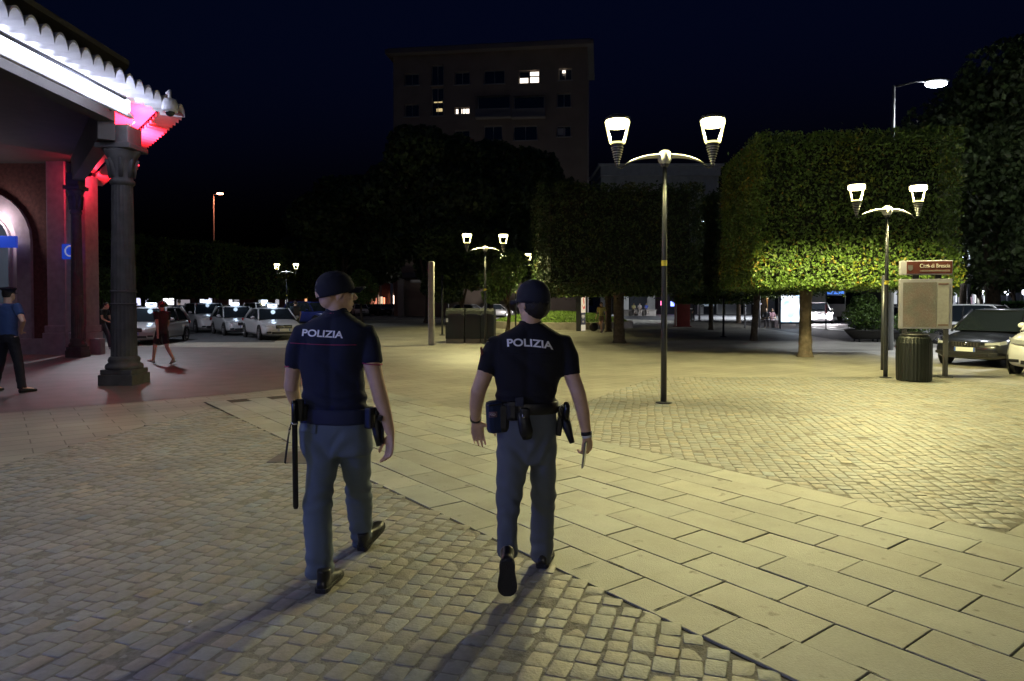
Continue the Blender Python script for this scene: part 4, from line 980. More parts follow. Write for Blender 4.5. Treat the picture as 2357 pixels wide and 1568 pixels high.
# slim posts and bollards
def pole_thing(px, pb, pt, r_, label, m=M_iron, name='signpost', base=True):
    g = G(px, pb); t = thing(name, label, 'post', g)
    h = ZP(pt, g.y); MB().tube([(0, 0, 0), (0, 0, h)], r_, n=10).build('pole', m, t, smooth=True)
    if base: MB().lathe([(r_ * 3, 0), (r_ * 3, .03), (r_, .05)], n=14).build('base_plate', m, t)
    return t
pole_thing(1665, 776, 640, .05, 'thin dark post between the two slim tree trunks right of the near lamp')
pole_thing(1018, 772, 632, .05, 'thin dark post just right of the grey concrete post')
t = pole_thing(1901, 759, 655, .04, 'thin post with a red and white band at the road edge by the headlights')
MB().cyl((0, 0, 1.0), .055, .55, 12).build('red_band', mat('red_reflector', (.5, .06, .06), .4), t)
t = pole_thing(1734, 738, 650, .07, 'plain dark post by the bus shelter bench')
# parking meter like white box next to it
g = G(1742, 744); t = thing('ticket_machine', 'pale upright ticket machine left of the bus shelter', 'machine', g)
MB().box((0, 0, .75), (.45, .35, 1.5)).build('body', mat('pale_metal_box', (.5, .5, .48), .5), t, bevel=.03)
MB().box((0, 0, 1.56), (.62, .45, .12)).build('hood', mat('blue_white_hood', (.6, .62, .75), .4), t, bevel=.04)
MB().box((.0, -.18, 1.15), (.25, .02, .25)).build('screen', M_glassd, t)
# bus shelter with lit poster
g = G(1819, 757); Yb = g.y
t = thing('bus_shelter', 'bus shelter with steel posts and a flat roof behind the lit poster', 'shelter', (XP(1775, Yb + 1.2), Yb + 1.2, 0))
zr = 2.55; M_sh = mat('shelter_steel', (.45, .46, .5), .4, metal=.4)
MB().box((.3, 0, zr), (3.9, 1.7, .12)).build('roof', M_iron, t, bevel=.03)
for x in (-1.5, -.55): MB().cyl((x, .6, 0), .06, zr - .06, 12).build('post', M_sh, t)
MB().box((1.9, .3, zr / 2), (.08, .5, zr - .1)).build('post', M_sh, t)
MB().box((-.3, .5, .48), (1.6, .36, .06)).build('bench_seat', M_sh, t, bevel=.01)
for x in (-.9, .3): MB().box((x, .5, .22), (.06, .3, .44)).build('bench_leg', M_iron, t)
MB().box((.9, -.35, zr - .13), (.9, .22, .08)).build('roof_light', mat('shelter_light', (1, 1, 1), .5, emit=(.95, .97, 1), estr=12), t)
light('shelter_lamp', (.9, -.35, zr - .35), (.9, .95, 1), 45, t, .1)
pn = thing('poster_lightbox', 'glowing blue white poster lightbox in a black frame at the bus shelter', 'advertising panel', (XP(1819, Yb), Yb, 0), R(2))
zb_, zt_ = ZP(746, Yb), ZP(674, Yb); wp = 54 / F * Yb
pf = MB().box((0, 0, (zb_ + zt_) / 2), (wp, .2, zt_ - zb_)).build('frame', M_iron, pn, bevel=.03)
def lightbox_mat():
    m = bpy.data.materials.new('lit_poster'); m.use_nodes = True; q = m.node_tree; b = q.nodes['Principled BSDF']
    tc = q.nodes.new('ShaderNodeTexCoord'); n = q.nodes.new('ShaderNodeTexNoise'); n.inputs['Scale'].default_value = 1.6; n.inputs['Detail'].default_value = 2; q.links.new(tc.outputs['Object'], n.inputs['Vector'])
    r = q.nodes.new('ShaderNodeValToRGB'); r.color_ramp.elements[0].position = .4; r.color_ramp.elements[0].color = (.25, .55, .9, 1); r.color_ramp.elements[1].position = .58; r.color_ramp.elements[1].color = (.88, .96, 1, 1)
    q.links.new(n.outputs['Fac'], r.inputs['Fac']); q.links.new(r.outputs[0], b.inputs['Emission Color']); b.inputs['Emission Strength'].default_value = .95; b.inputs['Base Color'].default_value = (.3, .3, .3, 1); return m
MB().box((0, -.105, (zb_ + zt_) / 2 + .01), (wp - .22, .012, zt_ - zb_ - .24)).build('poster', lightbox_mat(), pf)
mrk = mat('poster_pink_print', (.6, .3, .35), .5, emit=(.9, .5, .6), estr=.8)
for x, z, w_, h_ in ((.0, .05, .6, .035), (-.05, .0, .5, .03), (.1, -.05, .4, .03)): MB().box((x, -.116, (zb_ + zt_) / 2 + z + .15), (w_, .004, h_)).build('print_line', mrk, pf)
for x, w_ in ((-.3, .38), (.28, .42)): MB().box((x, -.116, zb_ + .3), (w_, .004, .26)).build('print_box', mat('poster_white_print', (1, 1, 1), .5, emit=(1, 1, 1), estr=1.7), pf)
for x in (-wp / 2 + .1, wp / 2 - .1): MB().box((x, .02, zb_ / 2), (.08, .1, zb_)).build('leg', M_iron, pn)
light('poster_light', (0, -.5, 1.1), (.6, .75, 1), 14, pn, .4)
# litter post bin by red pillar
g = G(1588, 738); t = thing('litter_bin', 'dark cylindrical bin with a pale rim right of the red pillar', 'bin', g)
MB().cyl((0, 0, 0), .24, 1.05, 18, .26).build('body', M_bin, t, smooth=False); MB().lathe([(.24, 1.05), (.3, 1.06), (.3, 1.1), (.05, 1.12)], n=18).build('rim', M_white, t)
# planters with bushes
def planter(px, py, w_, hh, label, n=3500, rz=0):
    g = G(px, py); t = thing('planter', label, 'planter', (g.x, g.y + w_ * .3, 0), rz, group='dark bowl planters with bushes')
    n_ = 20; rings = []
    for z, q in ((.12, .62), (.2, .72), (.38, .92), (.5, 1.03), (.52, 1.03), (.5, .96), (.42, .9)):
        rings.append([(w_ / 2 * q * math.cos(2 * math.pi * j / n_), w_ / 2 * .75 * q * math.sin(2 * math.pi * j / n_), z) for j in range(n_)])
    MB().loft(rings).build('bowl', mat('dark_bronze_bowl', (.035, .033, .03), .5, metal=.3), t, smooth=True)
    for a in (.6, 2.5, 3.8, 5.6): MB().cyl((w_ * .28 * math.cos(a), w_ * .2 * math.sin(a), 0), .035, .15, 8).build('foot', M_iron, t)
    MB().tube([(0, 0, .4), (.03, 0, .8), (0, .02, 1.2)], [.05, .04, .02], n=8).build('stem', M_bark, t)
    k = n; d = rng.normal(0, 1, (k, 3)); d /= np.linalg.norm(d, axis=1, keepdims=True); q = rng.random(k) ** .4
    zc_ = .5 + hh * .5; p = d * q[:, None] * np.array([w_ * .52, w_ * .4, hh * .55]); p[:, 0] *= 1.15 - .5 * (p[:, 2] / hh + .3); p[:, 1] *= 1.1 - .5 * (p[:, 2] / hh + .3); p[:, 2] += zc_
    p += .06 * np.sin(p[:, ::-1] * 9)
    br = np.clip(rng.normal(1, .3, k), .4, 1.8)
    leaves('bush', p, d, .1, np.stack([br, br, br], 1), M_leaf, t, jitter=1)
planter(2008, 788, 1.75, 1.5, 'dark bowl planter with a dense green conical bush left of the map board')
planter(2122, 800, 1.7, .8, 'dark bowl planter with a low pale leaved bush behind the litter bin', 1600)
# raised grass bed
gb = thing('grass_bed', 'round raised bed with a low stone wall and grass behind the right policeman', 'planter', (XP(1290, 46), 46.5, 0))
MB().lathe([(4.9, 0), (4.9, .42), (4.55, .44), (4.55, .3)], n=48).build('wall', M_stone, gb)
hm = MB(); rings = []
for r_, z in ((4.56, .32), (4.0, .5), (2.6, .8), (1.0, .95), (.1, 1.0)): rings.append([(r_ * math.cos(2 * math.pi * j / 32), r_ * math.sin(2 * math.pi * j / 32), z + .05 * math.sin(j * 1.3 + r_)) for j in range(32)])
hm.loft(rings, False); hm.build('soil', mat('grass_soil', (.035, .05, .015), .95), gb, smooth=True)
k = 9000; a = rng.uniform(0, 2 * math.pi, k); r_ = np.sqrt(rng.random(k)) * 4.5; z = np.interp(r_, [0, 1, 2.6, 4, 4.56], [1.0, .95, .8, .5, .34])
p = np.stack([r_ * np.cos(a), r_ * np.sin(a), z + .05], 1); br = np.clip(rng.normal(1, .3, k), .4, 1.8)
gl = leaves('grass', p, np.tile([0, -.8, .3], (k, 1)), .22, np.stack([br, br, br * .8], 1), M_leafl, gb, jitter=.5, aspect=.25)
# low hedge right
t = thing('low_hedge', 'low clipped green hedge behind the white car at the right edge', 'hedge', (XP(2345, 38), 38, 0))
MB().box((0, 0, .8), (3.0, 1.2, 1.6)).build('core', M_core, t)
k = 4000; p = np.stack([rng.uniform(-1.55, 1.55, k), np.where(rng.random(k) < .6, -.65, rng.uniform(-.6, .6, k)), rng.uniform(0, 1.7, k)], 1); top_ = rng.random(k) < .35; p[top_, 2] = 1.68; p += rng.normal(0, .03, p.shape)
br = np.clip(rng.normal(1, .25, k), .5, 1.6); leaves('foliage', p, np.tile([0, -1., .4], (k, 1)), .1, np.stack([br * .8, br * 1.2, br], 1), M_leaf, t)

# lamps added out of view for fill: globe behind, blue one at left
bk = mast_lamp('round globe lamp added unseen behind the viewer for fill light', (-1.2, -12, 0), 3.0, 0, 1.2, (1.0, .90, .78), 600, .3, rad=.35, globe=True)
bc = thing('beacon', 'added blue beacon left of the view, in place of an unseen police car light', 'lamp', (-5.4, 1.4, 0))  # added blue lamp gives the edge light of an unseen police car
MB().tube([(0, 0, 0), (0, 0, 1.3)], .03, n=10).build('pole', M_iron, bc)
MB().lathe([(.09, 1.3), (.1, 1.32), (.09, 1.45), (.04, 1.5), (.01, 1.51)], n=18).build('beacon_glass', mat('blue_beacon_glass', (.05, .1, .8), .3, emit=(.05, .1, 1), estr=8), bc, smooth=True)
light('added_blue_light', (.16, .0, 1.4), (.07, .15, 1.0), 70, bc, .06)
# ================================================================== PEOPLE
M_skin = mat('skin', (.66, .43, .29), .5, var=.08, scale=14, bump=.15, bscale=90)
M_hair = mat('dark_hair', (.012, .009, .008), .6, bump=.6, bscale=120)
M_shoe = mat('black_shoe_leather', (.012, .012, .013), .32)
M_sole = mat('rubber_sole', (.02, .02, .02), .8, bump=.8, bscale=160)
M_navy = mat('navy_shirt', (.006, .010, .034), .85, bump=.25, bscale=400)
M_nearblack = mat('dark_shirt', (.0035, .004, .011), .85, bump=.25, bscale=400)
M_trou = mat('blue_grey_trousers', (.115, .148, .185), .85, bump=.3, bscale=350)
M_trou2 = mat('grey_trousers', (.112, .13, .16), .85, bump=.3, bscale=350)
M_capm = mat('navy_cap', (.006, .008, .022), .8, bump=.3, bscale=300)
M_leather = mat('black_leather', (.007, .007, .008), .45, bump=.2, bscale=80)
M_pipe = mat('crimson_piping', (.35, .03, .10), .6)
M_letter = mat('reflective_white_letter', (.95, .95, .97), .45)

def ring(c, rx, ry, yaw=0, n=28, e=2.25):
    out = []
    for j in range(n):
        t = 2 * math.pi * j / n; x = sgn(math.cos(t)) * abs(math.cos(t)) ** (2 / e) * rx; y = sgn(math.sin(t)) * abs(math.sin(t)) ** (2 / e) * ry
        out.append((c[0] + x * math.cos(yaw) - y * math.sin(yaw), c[1] + x * math.sin(yaw) + y * math.cos(yaw), c[2]))
    return out
def rows(mb, data, yaw=0, e=2.25):
    rs = []
    for py, xl, xr, Y, ry in data:
        rs.append(ring(P((xl + xr) / 2, py, Y), (xr - xl) / 2 / F * Y, ry, yaw, e=e))
    mb.loft(rs); return mb
def head_parts(mb, M, s=1.0):
    T = M @ Matrix.Scale(s, 4)
    mb.ell((0, -.012, .03), (.075, .098, .088), T, 22, 14)
    mb.ell((0, .028, -.035), (.061, .066, .082), T, 20, 12)
    mb.ell((0, -.048, -.035), (.058, .052, .062), T, 18, 12)
    mb.ell((0, .050, -.088), (.040, .042, .032), T, 14, 8)
    mb.ell((0, .02, -.072), (.056, .055, .035), T, 14, 8)
    mb.tube([(0, .090, .012), (0, .106, -.016), (0, .116, -.034)], [.007, .010, .013], n=10, M=T)
    for sx in (-1, 1):
        mb.ell((sx * .010, .104, -.037), (.008, .011, .008), T, 8, 6)
        mb.tube([(sx * .012, .088, .020), (sx * .034, .083, .022), (sx * .052, .066, .014)], [.008, .009, .006], n=8, M=T)
        mb.ell((sx * .040, .060, -.028), (.020, .022, .018), T, 10, 6)
        E = T @ Matrix.Translation((sx * .076, -.004, -.018)) @ Matrix.Rotation(R(-14), 4, 'X') @ Matrix.Rotation(sx * R(-22), 4, 'Z')
        mb.ell((0, 0, 0), (.008, .019, .031), E, 12, 8); mb.ell((sx * .002, .0, -.022), (.008, .010, .012), E, 8, 6)
    mb.ell((0, .090, -.060), (.022, .012, .006), T, 12, 6); mb.ell((0, .088, -.070), (.019, .012, .007), T, 12, 6)
def face_children(body, M, off, s=1.0):
    T = Matrix.Translation(-Vector(off)) @ M @ Matrix.Scale(s, 4)
    for sx in (-1, 1):
        e = MB().ell((sx * .030, .079, .001), (.0125, .0125, .0125), T, 12, 8).mesh('eye'); link('eye', e, mat('eye_white', (.7, .68, .66), .2), body, True)
        e = MB().ell((sx * .031, .0895, .001), (.0055, .003, .0055), T, 10, 6).mesh('iris'); link('iris', e, mat('iris_brown', (.03, .015, .01), .15), body, True)
        e = MB().tube([(sx * .014, .097, .021), (sx * .034, .093, .026), (sx * .054, .073, .018)], [(.004, .003)] * 3, n=6, M=T).mesh('eyebrow'); link('eyebrow', e, M_hair, body, True)
def hand(mb, wrist, direction, palm_n, side, curl=(18, 30, 22), thumb_out=.35, L=1.0):
    """wrist point, direction towards the finger tips, palm normal, side=+1 puts the thumb on +x of the hand frame"""
    z = -Vector(direction).normalized(); y = Vector(palm_n); y = (y - z * y.dot(z)).normalized(); x = y.cross(z)
    T = Matrix.Translation(wrist) @ Matrix((x, y, z)).transposed().to_4x4() @ Matrix.Scale(L, 4)
    s = side
    mb.tube([(0, 0, .02), (0, 0, -.005), (.002 * s, 0, -.035), (.001 * s, .002, -.07), (0, .004, -.095)], [(.027, .020), (.027, .019), (.037, .0165), (.042, .0145), (.038, .011)], n=16, side=(1, 0, 0), M=T)
    mb.ell((.026 * s, .008, -.04), (.015, .013, .028), T, 10, 8)
    for k, (fx_, ln, rd) in enumerate(((.031, .070, .0088), (.0105, .080, .0090), (-.0105, .074, .0086), (-.030, .058, .0076))):
        p = Vector((fx_ * s, .003, -.090)); a = 0; pts = [p.copy()]; rr = [rd * 1.08]; spread = fx_ * s * .9
        for q, fr in enumerate((.45, .3, .25)):
            a += R(curl[q] + k * 4)
            d = Vector((spread * (1 - .3 * q), math.sin(a), -math.cos(a))).normalized(); p = p + d * ln * fr; pts.append(p.copy()); rr.append(rd * (.98 - .09 * (q + 1)))
        mb.tube(pts, rr, n=9, M=T); mb.ell(pts[-1], (rr[-1], rr[-1], rr[-1] * 1.1), T, 8, 6)
    t0 = Vector((.024 * s, .004, -.022)); t1 = t0 + Vector((.026 * s * (1 + thumb_out), .010, -.030)); t2 = t1 + Vector((.012 * s * (1 + thumb_out), .008, -.030)); t3 = t2 + Vector((.002 * s, .008, -.024))
    mb.tube([t0, t1, t2, t3], [.014, .0115, .0105, .0085], n=9, M=T); mb.ell(t3, (.0085, .0085, .009), T, 8, 6)
    return T
def shoe(root, heel, fwd, up, L=.285, name='shoe', m=None):
    f = Vector(fwd).normalized(); u = Vector(up); u = (u - f * u.dot(f)).normalized(); r = f.cross(u)
    T = Matrix.Translation(Vector(heel) - Vector(root['_w'])) @ Matrix((r, f, u)).transposed().to_4x4() @ Matrix.Scale(L / .285, 4)
    st_ = [(0.0, .024, .045), (.012, .034, .075), (.045, .038, .098), (.085, .037, .098), (.12, .040, .078), (.165, .046, .062), (.21, .050, .052), (.25, .044, .044), (.275, .030, .036), (.285, .012, .028)]
    rs = []
    for y, w, h in st_:
        rs.append([(w * math.cos(t) * (1.0 if math.sin(t) < 0 else (.92 if h < .07 else .86)), y, .020 + (h - .02) * (.5 + .5 * math.sin(t)) if math.sin(t) > -.2 else .018) for t in [2 * math.pi * j / 20 for j in range(20)]])
    mb = MB().loft(rs); mb.tube([(0, .05, .06), (0, .052, .118)], [(.038, .048), (.040, .05)], n=16, side=(1, 0, 0))
    me = remeshed(mb, .006, 4); me.transform(T); o = link(name, me, m or M_shoe, root, True)
    sl = []
    for y, w, h in st_: sl.append((y - (.006 if y == 0 else -.004 if y > .28 else 0), w + .005))
    poly = [(w, y) for y, w in sl] + [(-w, y) for y, w in sl[::-1]]
    me = MB().prism(poly, 0, .021, T).mesh('sole', bevel=.003); link('sole', me, M_sole, o)
    hm = MB().prism([(x * .98, y) for x, y in poly if y < .075], -.004, .006, T).mesh('heel'); link('heel', hm, M_sole, o)
    return o
def cap(root, M, m, tilt=0, opening=False, brim=True):
    T = Matrix.Translation(-Vector(root['_w'])) @ M @ Matrix.Rotation(R(tilt), 4, 'X')
    rs = []
    for k in range(12):
        t = -.28 + (1.57 + .22) * k / 11; q = math.cos(max(t, 0)) ** .85; z = .018 + (.108 * math.sin(t) if t > 0 else .10 * t)
        rs.append([(.0855 * max(q, .03) * math.cos(a), -.010 + .1085 * max(q, .03) * math.sin(a) + (.008 * q if math.sin(a) > 0 else 0), z) for a in [2 * math.pi * j / 32 for j in range(32)]])
    me = MB().loft(rs).mesh('cap'); me.transform(T); c = link('cap', me, m, root, True)
    if brim:
        vs = []; nx, ny = 13, 5
        for th in (0, .005):
            for i in range(nx):
                u = -1 + 2 * i / (nx - 1)
                for j in range(ny):
                    w = j / (ny - 1); y0 = .092 - .045 * u * u; y1 = .170 - .058 * u * u
                    vs.append((u * .072, y0 + (y1 - y0) * w, .006 + th - .022 * u * u - .012 * w))
        fs = []; N = nx * ny
        for i in range(nx - 1):
            for j in range(ny - 1):
                a = i * ny + j; fs.append((a, a + ny, a + ny + 1, a + 1)); fs.append((N + a, N + a + 1, N + a + ny + 1, N + a + ny))
        for i in range(nx - 1): fs += [(i * ny + ny - 1, (i + 1) * ny + ny - 1, N + (i + 1) * ny + ny - 1, N + i * ny + ny - 1), (i * ny, N + i * ny, N + (i + 1) * ny, (i + 1) * ny)]
        me = MB().add(vs, fs).mesh('brim'); me.transform(T); link('brim', me, m, c, True)
    me = MB().ell((0, -.008, .117), (.008, .008, .004), None, 8, 5).mesh('button'); me.transform(T); link('button', me, m, c, True)
    if opening:                                # adjuster opening at the back, the shaved head shows
        vs = [(0, 0, 0)]; n = 14; pts = [(math.cos(math.pi * i / n) * .042, math.sin(math.pi * i / n) * .034) for i in range(n + 1)]
        V = []
        for r_ in (.02, 1.0):
            for x, z in pts:
                a = -math.pi / 2 + x * r_ / .098; zz = -.004 + z * r_
                q = math.cos(math.asin(min(.99, max(0, (zz - .018) / .098)))) ** .85
                V.append(((.0855 * q + .0018) * math.cos(a), -.010 + (.1085 * q + .0018) * math.sin(a), zz))
        k = n + 1; fs = [(i, i + 1, k + i + 1, k + i) for i in range(n)]
        me = MB().add(V, fs).mesh('adjuster_opening'); me.transform(T); link('adjuster_opening', me, M_skin, c, True)
    return c
def bvh_of(o, off):
    me = o.data; return BVHTree.FromPolygons([Vector(v.co) + Vector(off) for v in me.vertices], [tuple(p.vertices) for p in me.polygons])
CAMP = Vector((0, 0, CAMH))
def hit(bvh, px, py, lift=.003):
    d = ray(px, py).normalized(); loc, n, i, dist = bvh.ray_cast(CAMP, d)
    if loc is None: return None
    return loc - d * lift
def back_letters(root, shirt, bvh, s, x0, x1, yfun, hpx, m=M_letter, name='lettering', bold=.028, slant=0):
    me = text_mesh(s, 1.0, .01, bold); xs = [v.co.x for v in me.vertices]; ys = [v.co.y for v in me.vertices]; zs_ = [v.co.z for v in me.vertices]
    xa, xb, ya, yb = min(xs), max(xs), min(ys), max(ys); mz = (min(zs_) + max(zs_)) / 2; off = Vector(root['_w'])
    for v in me.vertices:
        u = (v.co.x - xa) / (xb - xa); w = (v.co.y - ya) / (yb - ya) - .5
        px = x0 + (x1 - x0) * u + w * slant; py = yfun(u) - w * hpx
        h = hit(bvh, px, py, .0045 if v.co.z > mz else .0005) or P(px, py, 4.05)
        v.co = h - off
    me.update(); return link(name, me, m, shirt)
def proj_line(root, shirt, bvh, pts, r, m, name):
    off = Vector(root['_w']); q = [hit(bvh, x, y, r * .6) for x, y in pts]; q = [p - off for p in q if p is not None]
    me = MB().tube(q, r, n=6).mesh(name); return link(name, me, m, shirt, True)
def proj_patch(root, parent, bvh, c4, th, m, name, n=6):
    """c4: four picture corners (tl,tr,br,bl); a thin cloth patch lying on the garment"""
    off = Vector(root['_w']); V = []
    for k in (0, 1):
        for i in range(n + 1):
            for j in range(n + 1):
                u, w = j / n, i / n; a = [c4[0][q] * (1 - u) + c4[1][q] * u for q in (0, 1)]; b = [c4[3][q] * (1 - u) + c4[2][q] * u for q in (0, 1)]
                x, y = a[0] * (1 - w) + b[0] * w, a[1] * (1 - w) + b[1] * w
                V.append((hit(bvh, x, y, th if k else -.002) or P(x, y, 4.08)) - off)
    N = (n + 1) ** 2; fs = []
    for i in range(n):
        for j in range(n): a = i * (n + 1) + j; fs += [(a, a + 1, a + n + 2, a + n + 1), (N + a, N + a + n + 1, N + a + n + 2, N + a + 1)]
    e = [j for j in range(n + 1)] + [i * (n + 1) + n for i in range(1, n + 1)] + [n * (n + 1) + j for j in range(n - 1, -1, -1)] + [i * (n + 1) for i in range(n - 1, 0, -1)]
    for i in range(len(e)): a, b = e[i], e[(i + 1) % len(e)]; fs.append((a, b, N + b, N + a))
    me = MB().add(V, fs).mesh(name); return link(name, me, m, parent, True)
def cloth_legs(seed, amp=1.0):
    s_ = seed * 3.7
    def d(v):
        z = v.z; n1 = noise.noise(Vector((v.x * 5 + s_, v.y * 5, z * 3))); n2 = noise.noise(Vector((v.x * 9, v.y * 9 + s_, z * 7)))
        knee = math.exp(-((z - .50) / .13) ** 2); hem = math.exp(-((z - .13) / .12) ** 2); seat = math.exp(-((z - .80) / .11) ** 2)
        w = math.sin(z * 62 + v.x * 30 + n1 * 6) * .0042 * knee + math.sin(z * 75 - v.x * 18 + n1 * 7) * .0042 * hem + math.sin(z * 46 - abs(v.x - .0) * 50 + n1 * 5) * .0038 * seat
        return amp * (w + .006 * n1 + .0035 * (1 - abs(n2) * 3) * .6 + .0035 * math.sin(v.x * 55 + n1 * 3) * (1 - knee) * (.5 if z < .8 else 0))
    return d
def cloth_top(seed, side=1, amp=1.0):
    s_ = seed * 2.9
    def d(v):
        z = v.z; n1 = noise.noise(Vector((v.x * 4 + s_, v.y * 4, z * 4))); n2 = noise.noise(Vector((v.x * 8 + s_, v.y * 8, z * 14)))
        waist = math.exp(-((z - 1.08) / .08) ** 2); u = v.x * .8 * side + (z - 1.3)
        diag = math.exp(-(u / .035) ** 2) * (1 if abs(v.x) < .16 else 0)
        blade = math.exp(-((abs(v.x) - .09) / .05) ** 2 - ((z - 1.40) / .09) ** 2)
        return amp * (.006 * n1 + .003 * n2 + waist * .0045 * math.sin(z * 85 + n1 * 6 + v.x * 14) - .0065 * diag + .007 * blade - .005 * math.exp(-(v.x / .022) ** 2) * (1 if v.y < 0 else 0))
    return d
def folds(amp=.005, sc=5.0, seed=0):
    def d(v):
        q = Vector((v.x * sc + seed, v.y * sc, v.z * sc * 1.9 + .8 * v.x * sc))
        a = 1 - abs(noise.noise(q)) * 2.2; b = noise.noise(q * 2.3 + Vector((3, 1, 7)))
        return amp * (a * .8 + b * .5)
    return d

# ---------------------------------------------------------------- left policeman
def policeman(label, root_pt, torso, collar, sleeves, arms, hands, headM, legL, legR, pelvis, shoes, shirt_m, trou_m, cap_kw, hair=False, yaw=0, seed=0):
    root = thing('person', label, 'policeman', root_pt, group=None, world=True); off = Vector(root_pt)
    # body: one continuous surface
    mb = MB(); head_parts(mb, headM)
    hc = headM.translation; nb = P(*collar)
    mb.tube([hc + headM.to_3x3() @ Vector((0, -.025, -.045)), (hc + nb) / 2 + Vector((0, -.008, -.02)), nb + Vector((0, 0, -.03)), nb + Vector((0, 0, -.09))], [.056, .060, .060, .060], n=18)
    tc = [P((a + b) / 2, y, Y) for y, a, b, Y, r_ in torso]; mb.tube([nb + Vector((0, 0, -.05))] + tc[3:], .065, n=14)
    for A in arms:
        pts = [P(*q[:3]) for q in A]; mb.tube([nb + Vector((0, 0, -.09))] + pts, [.05] + [q[3] * 1.06 for q in A], n=16)
    Ts = []
    for h in hands: Ts.append(hand(mb, *h))
    for L in (legL, legR):
        pts = [P((a + b) / 2, y, Y) for y, a, b, Y, r_ in L]; mb.tube([tc[-1]] + pts, .03, n=12)
    me = remeshed(mb, .0048, 5, off, factor=.5); body = link('body', me, M_skin, root, True)
    face_children(body, headM, off)
    # shirt
    mb = MB(); rows(mb, torso, yaw)
    for sl in sleeves:
        pts = [P(*q[:3]) for q in sl]; mb.tube([(pts[0] * .55 + P((torso[4][1] + torso[4][2]) / 2, torso[4][0], torso[4][3]) * .45)] + pts, [.085] + [q[3] for q in sl], n=20)
    me = remeshed(mb, .009, 9, off, cloth_top(seed, 1, 1.35)); shirt = link('shirt', me, shirt_m, root, True)
    # collar
    c = P(*collar); cl_ = MB(); rr = []
    for z, q in ((-.035, .078), (0, .070), (.018, .067), (.020, .061), (-.01, .062)): rr.append(ring((c.x, c.y + z * .3, c.z + z), q, q * .92, yaw))
    cl_.loft(rr, False); me = cl_.mesh('collar', off); link('collar', me, shirt_m, shirt, True)
    # trousers
    mb = MB(); rows(mb, pelvis, yaw, 2.3); rows(mb, legL, 0, 2.1); rows(mb, legR, 0, 2.1)
    me = remeshed(mb, .008, 22, off, cloth_legs(seed, 1.2)); tr = link('trousers', me, trou_m, root, True)
    for s_ in shoes: shoe(root, *s_)
    cap(root, headM, M_capm, **cap_kw)
    if hair:
        T = Matrix.Translation(-off) @ headM; mb = MB().ell((0, -.036, -.022), (.0805, .080, .088), T, 24, 16); me = remeshed(mb, .006, 1, disp=lambda v: .003 * noise.noise(v * 60)); link('hair', me, M_hair, root, True)
    return root, body, shirt, tr, Ts

Y1 = 4.2
hm1 = Matrix.Translation(P(775, 673, 4.2)) @ Matrix.Rotation(R(-62), 4, 'Z') @ Matrix.Rotation(R(-2), 4, 'X') @ Matrix.Scale(1.07, 4)
T1 = [(716, 750, 803, 4.2, .062), (727, 738, 815, 4.2, .075), (740, 710, 838, 4.2, .092), (753, 690, 850, 4.2, .105), (772, 682, 856, 4.2, .118), (805, 684, 852, 4.2, .125), (846, 689, 838, 4.2, .122), (890, 694, 842, 4.2, .116), (934, 693, 849, 4.2, .120), (952, 693, 852, 4.2, .122)]
legL1 = [(985, 689, 778, 4.2, .11), (1020, 692, 780, 4.19, .11), (1062, 707, 781, 4.17, .098), (1112, 706, 768, 4.13, .08), (1150, 700, 765, 4.1, .077), (1195, 698, 765, 4.05, .077), (1250, 701, 765, 4.0, .075), (1294, 702, 766, 3.99, .076), (1328, 702, 767, 3.985, .078)]
legR1 = [(985, 772, 855, 4.2, .11), (1020, 778, 857, 4.22, .11), (1069, 786, 853, 4.26, .092), (1112, 796, 851, 4.34, .078), (1162, 798, 858, 4.45, .075), (1211, 806, 857, 4.55, .072), (1256, 811, 854, 4.65, .066)]
pel1 = [(948, 692, 852, 4.2, .122), (975, 689, 854, 4.2, .128), (1005, 688, 857, 4.2, .130), (1030, 694, 857, 4.2, .12), (1046, 702, 855, 4.2, .11)]
sl1 = [[(692, 770, 4.2, .066), (682, 800, 4.21, .062), (675, 842, 4.24, .056)], [(845, 770, 4.2, .070), (852, 800, 4.18, .068), (857, 838, 4.16, .062)]]
ar1 = [[(692, 775, 4.2, .05), (676, 840, 4.24, .047), (671, 890, 4.27, .044), (677, 915, 4.42, .040), (690, 948, 4.58, .029)],
       [(845, 775, 4.2, .05), (856, 838, 4.16, .050), (868, 884, 4.13, .045), (879, 925, 4.13, .043), (890, 962, 4.12, .034), (898, 996, 4.12, .028)]]
hd1 = [(P(690, 952, 4.6), (.1, .5, -.8), (.9, .2, 0), -1), (P(899, 1000, 4.12), (-.04, .05, -1), (-.75, -.55, 0), 1, (14, 24, 20), .1, 1.12)]
g_ = G(738, 1366, .017); g2_ = G(832, 1269, .017)
sh1 = [(g_ + Vector((-.0, .0, .004)), (.10, .99, 0), (0, 0, 1)), (g2_ + Vector((0, 0, .006)), (.30, .88, .33), (0, -.2, 1))]
pol1, body1, shirt1, tr1, Ts1 = policeman('bald policeman in navy polo and cap, head turned right, baton hanging at his left hip', (XP(770, 4.2), 4.2, 0), T1, (775, 716, 4.2), sl1, ar1, hd1, hm1, legL1, legR1, pel1, sh1, M_navy, M_trou, dict(tilt=15, opening=True), yaw=R(-10), seed=1)
bv = bvh_of(shirt1, pol1['_w'])
back_letters(pol1, shirt1, bv, 'POLIZIA', 695.5, 790, lambda u: 765.5 + 5.5 * u, 16.5, slant=2.0)
proj_line(pol1, shirt1, bv, [(668 + i * 6.4, 789.5 + 4 * math.sin(i / 24 * 2.2) + i * .05) for i in range(25)], .0026, M_pipe, 'piping')
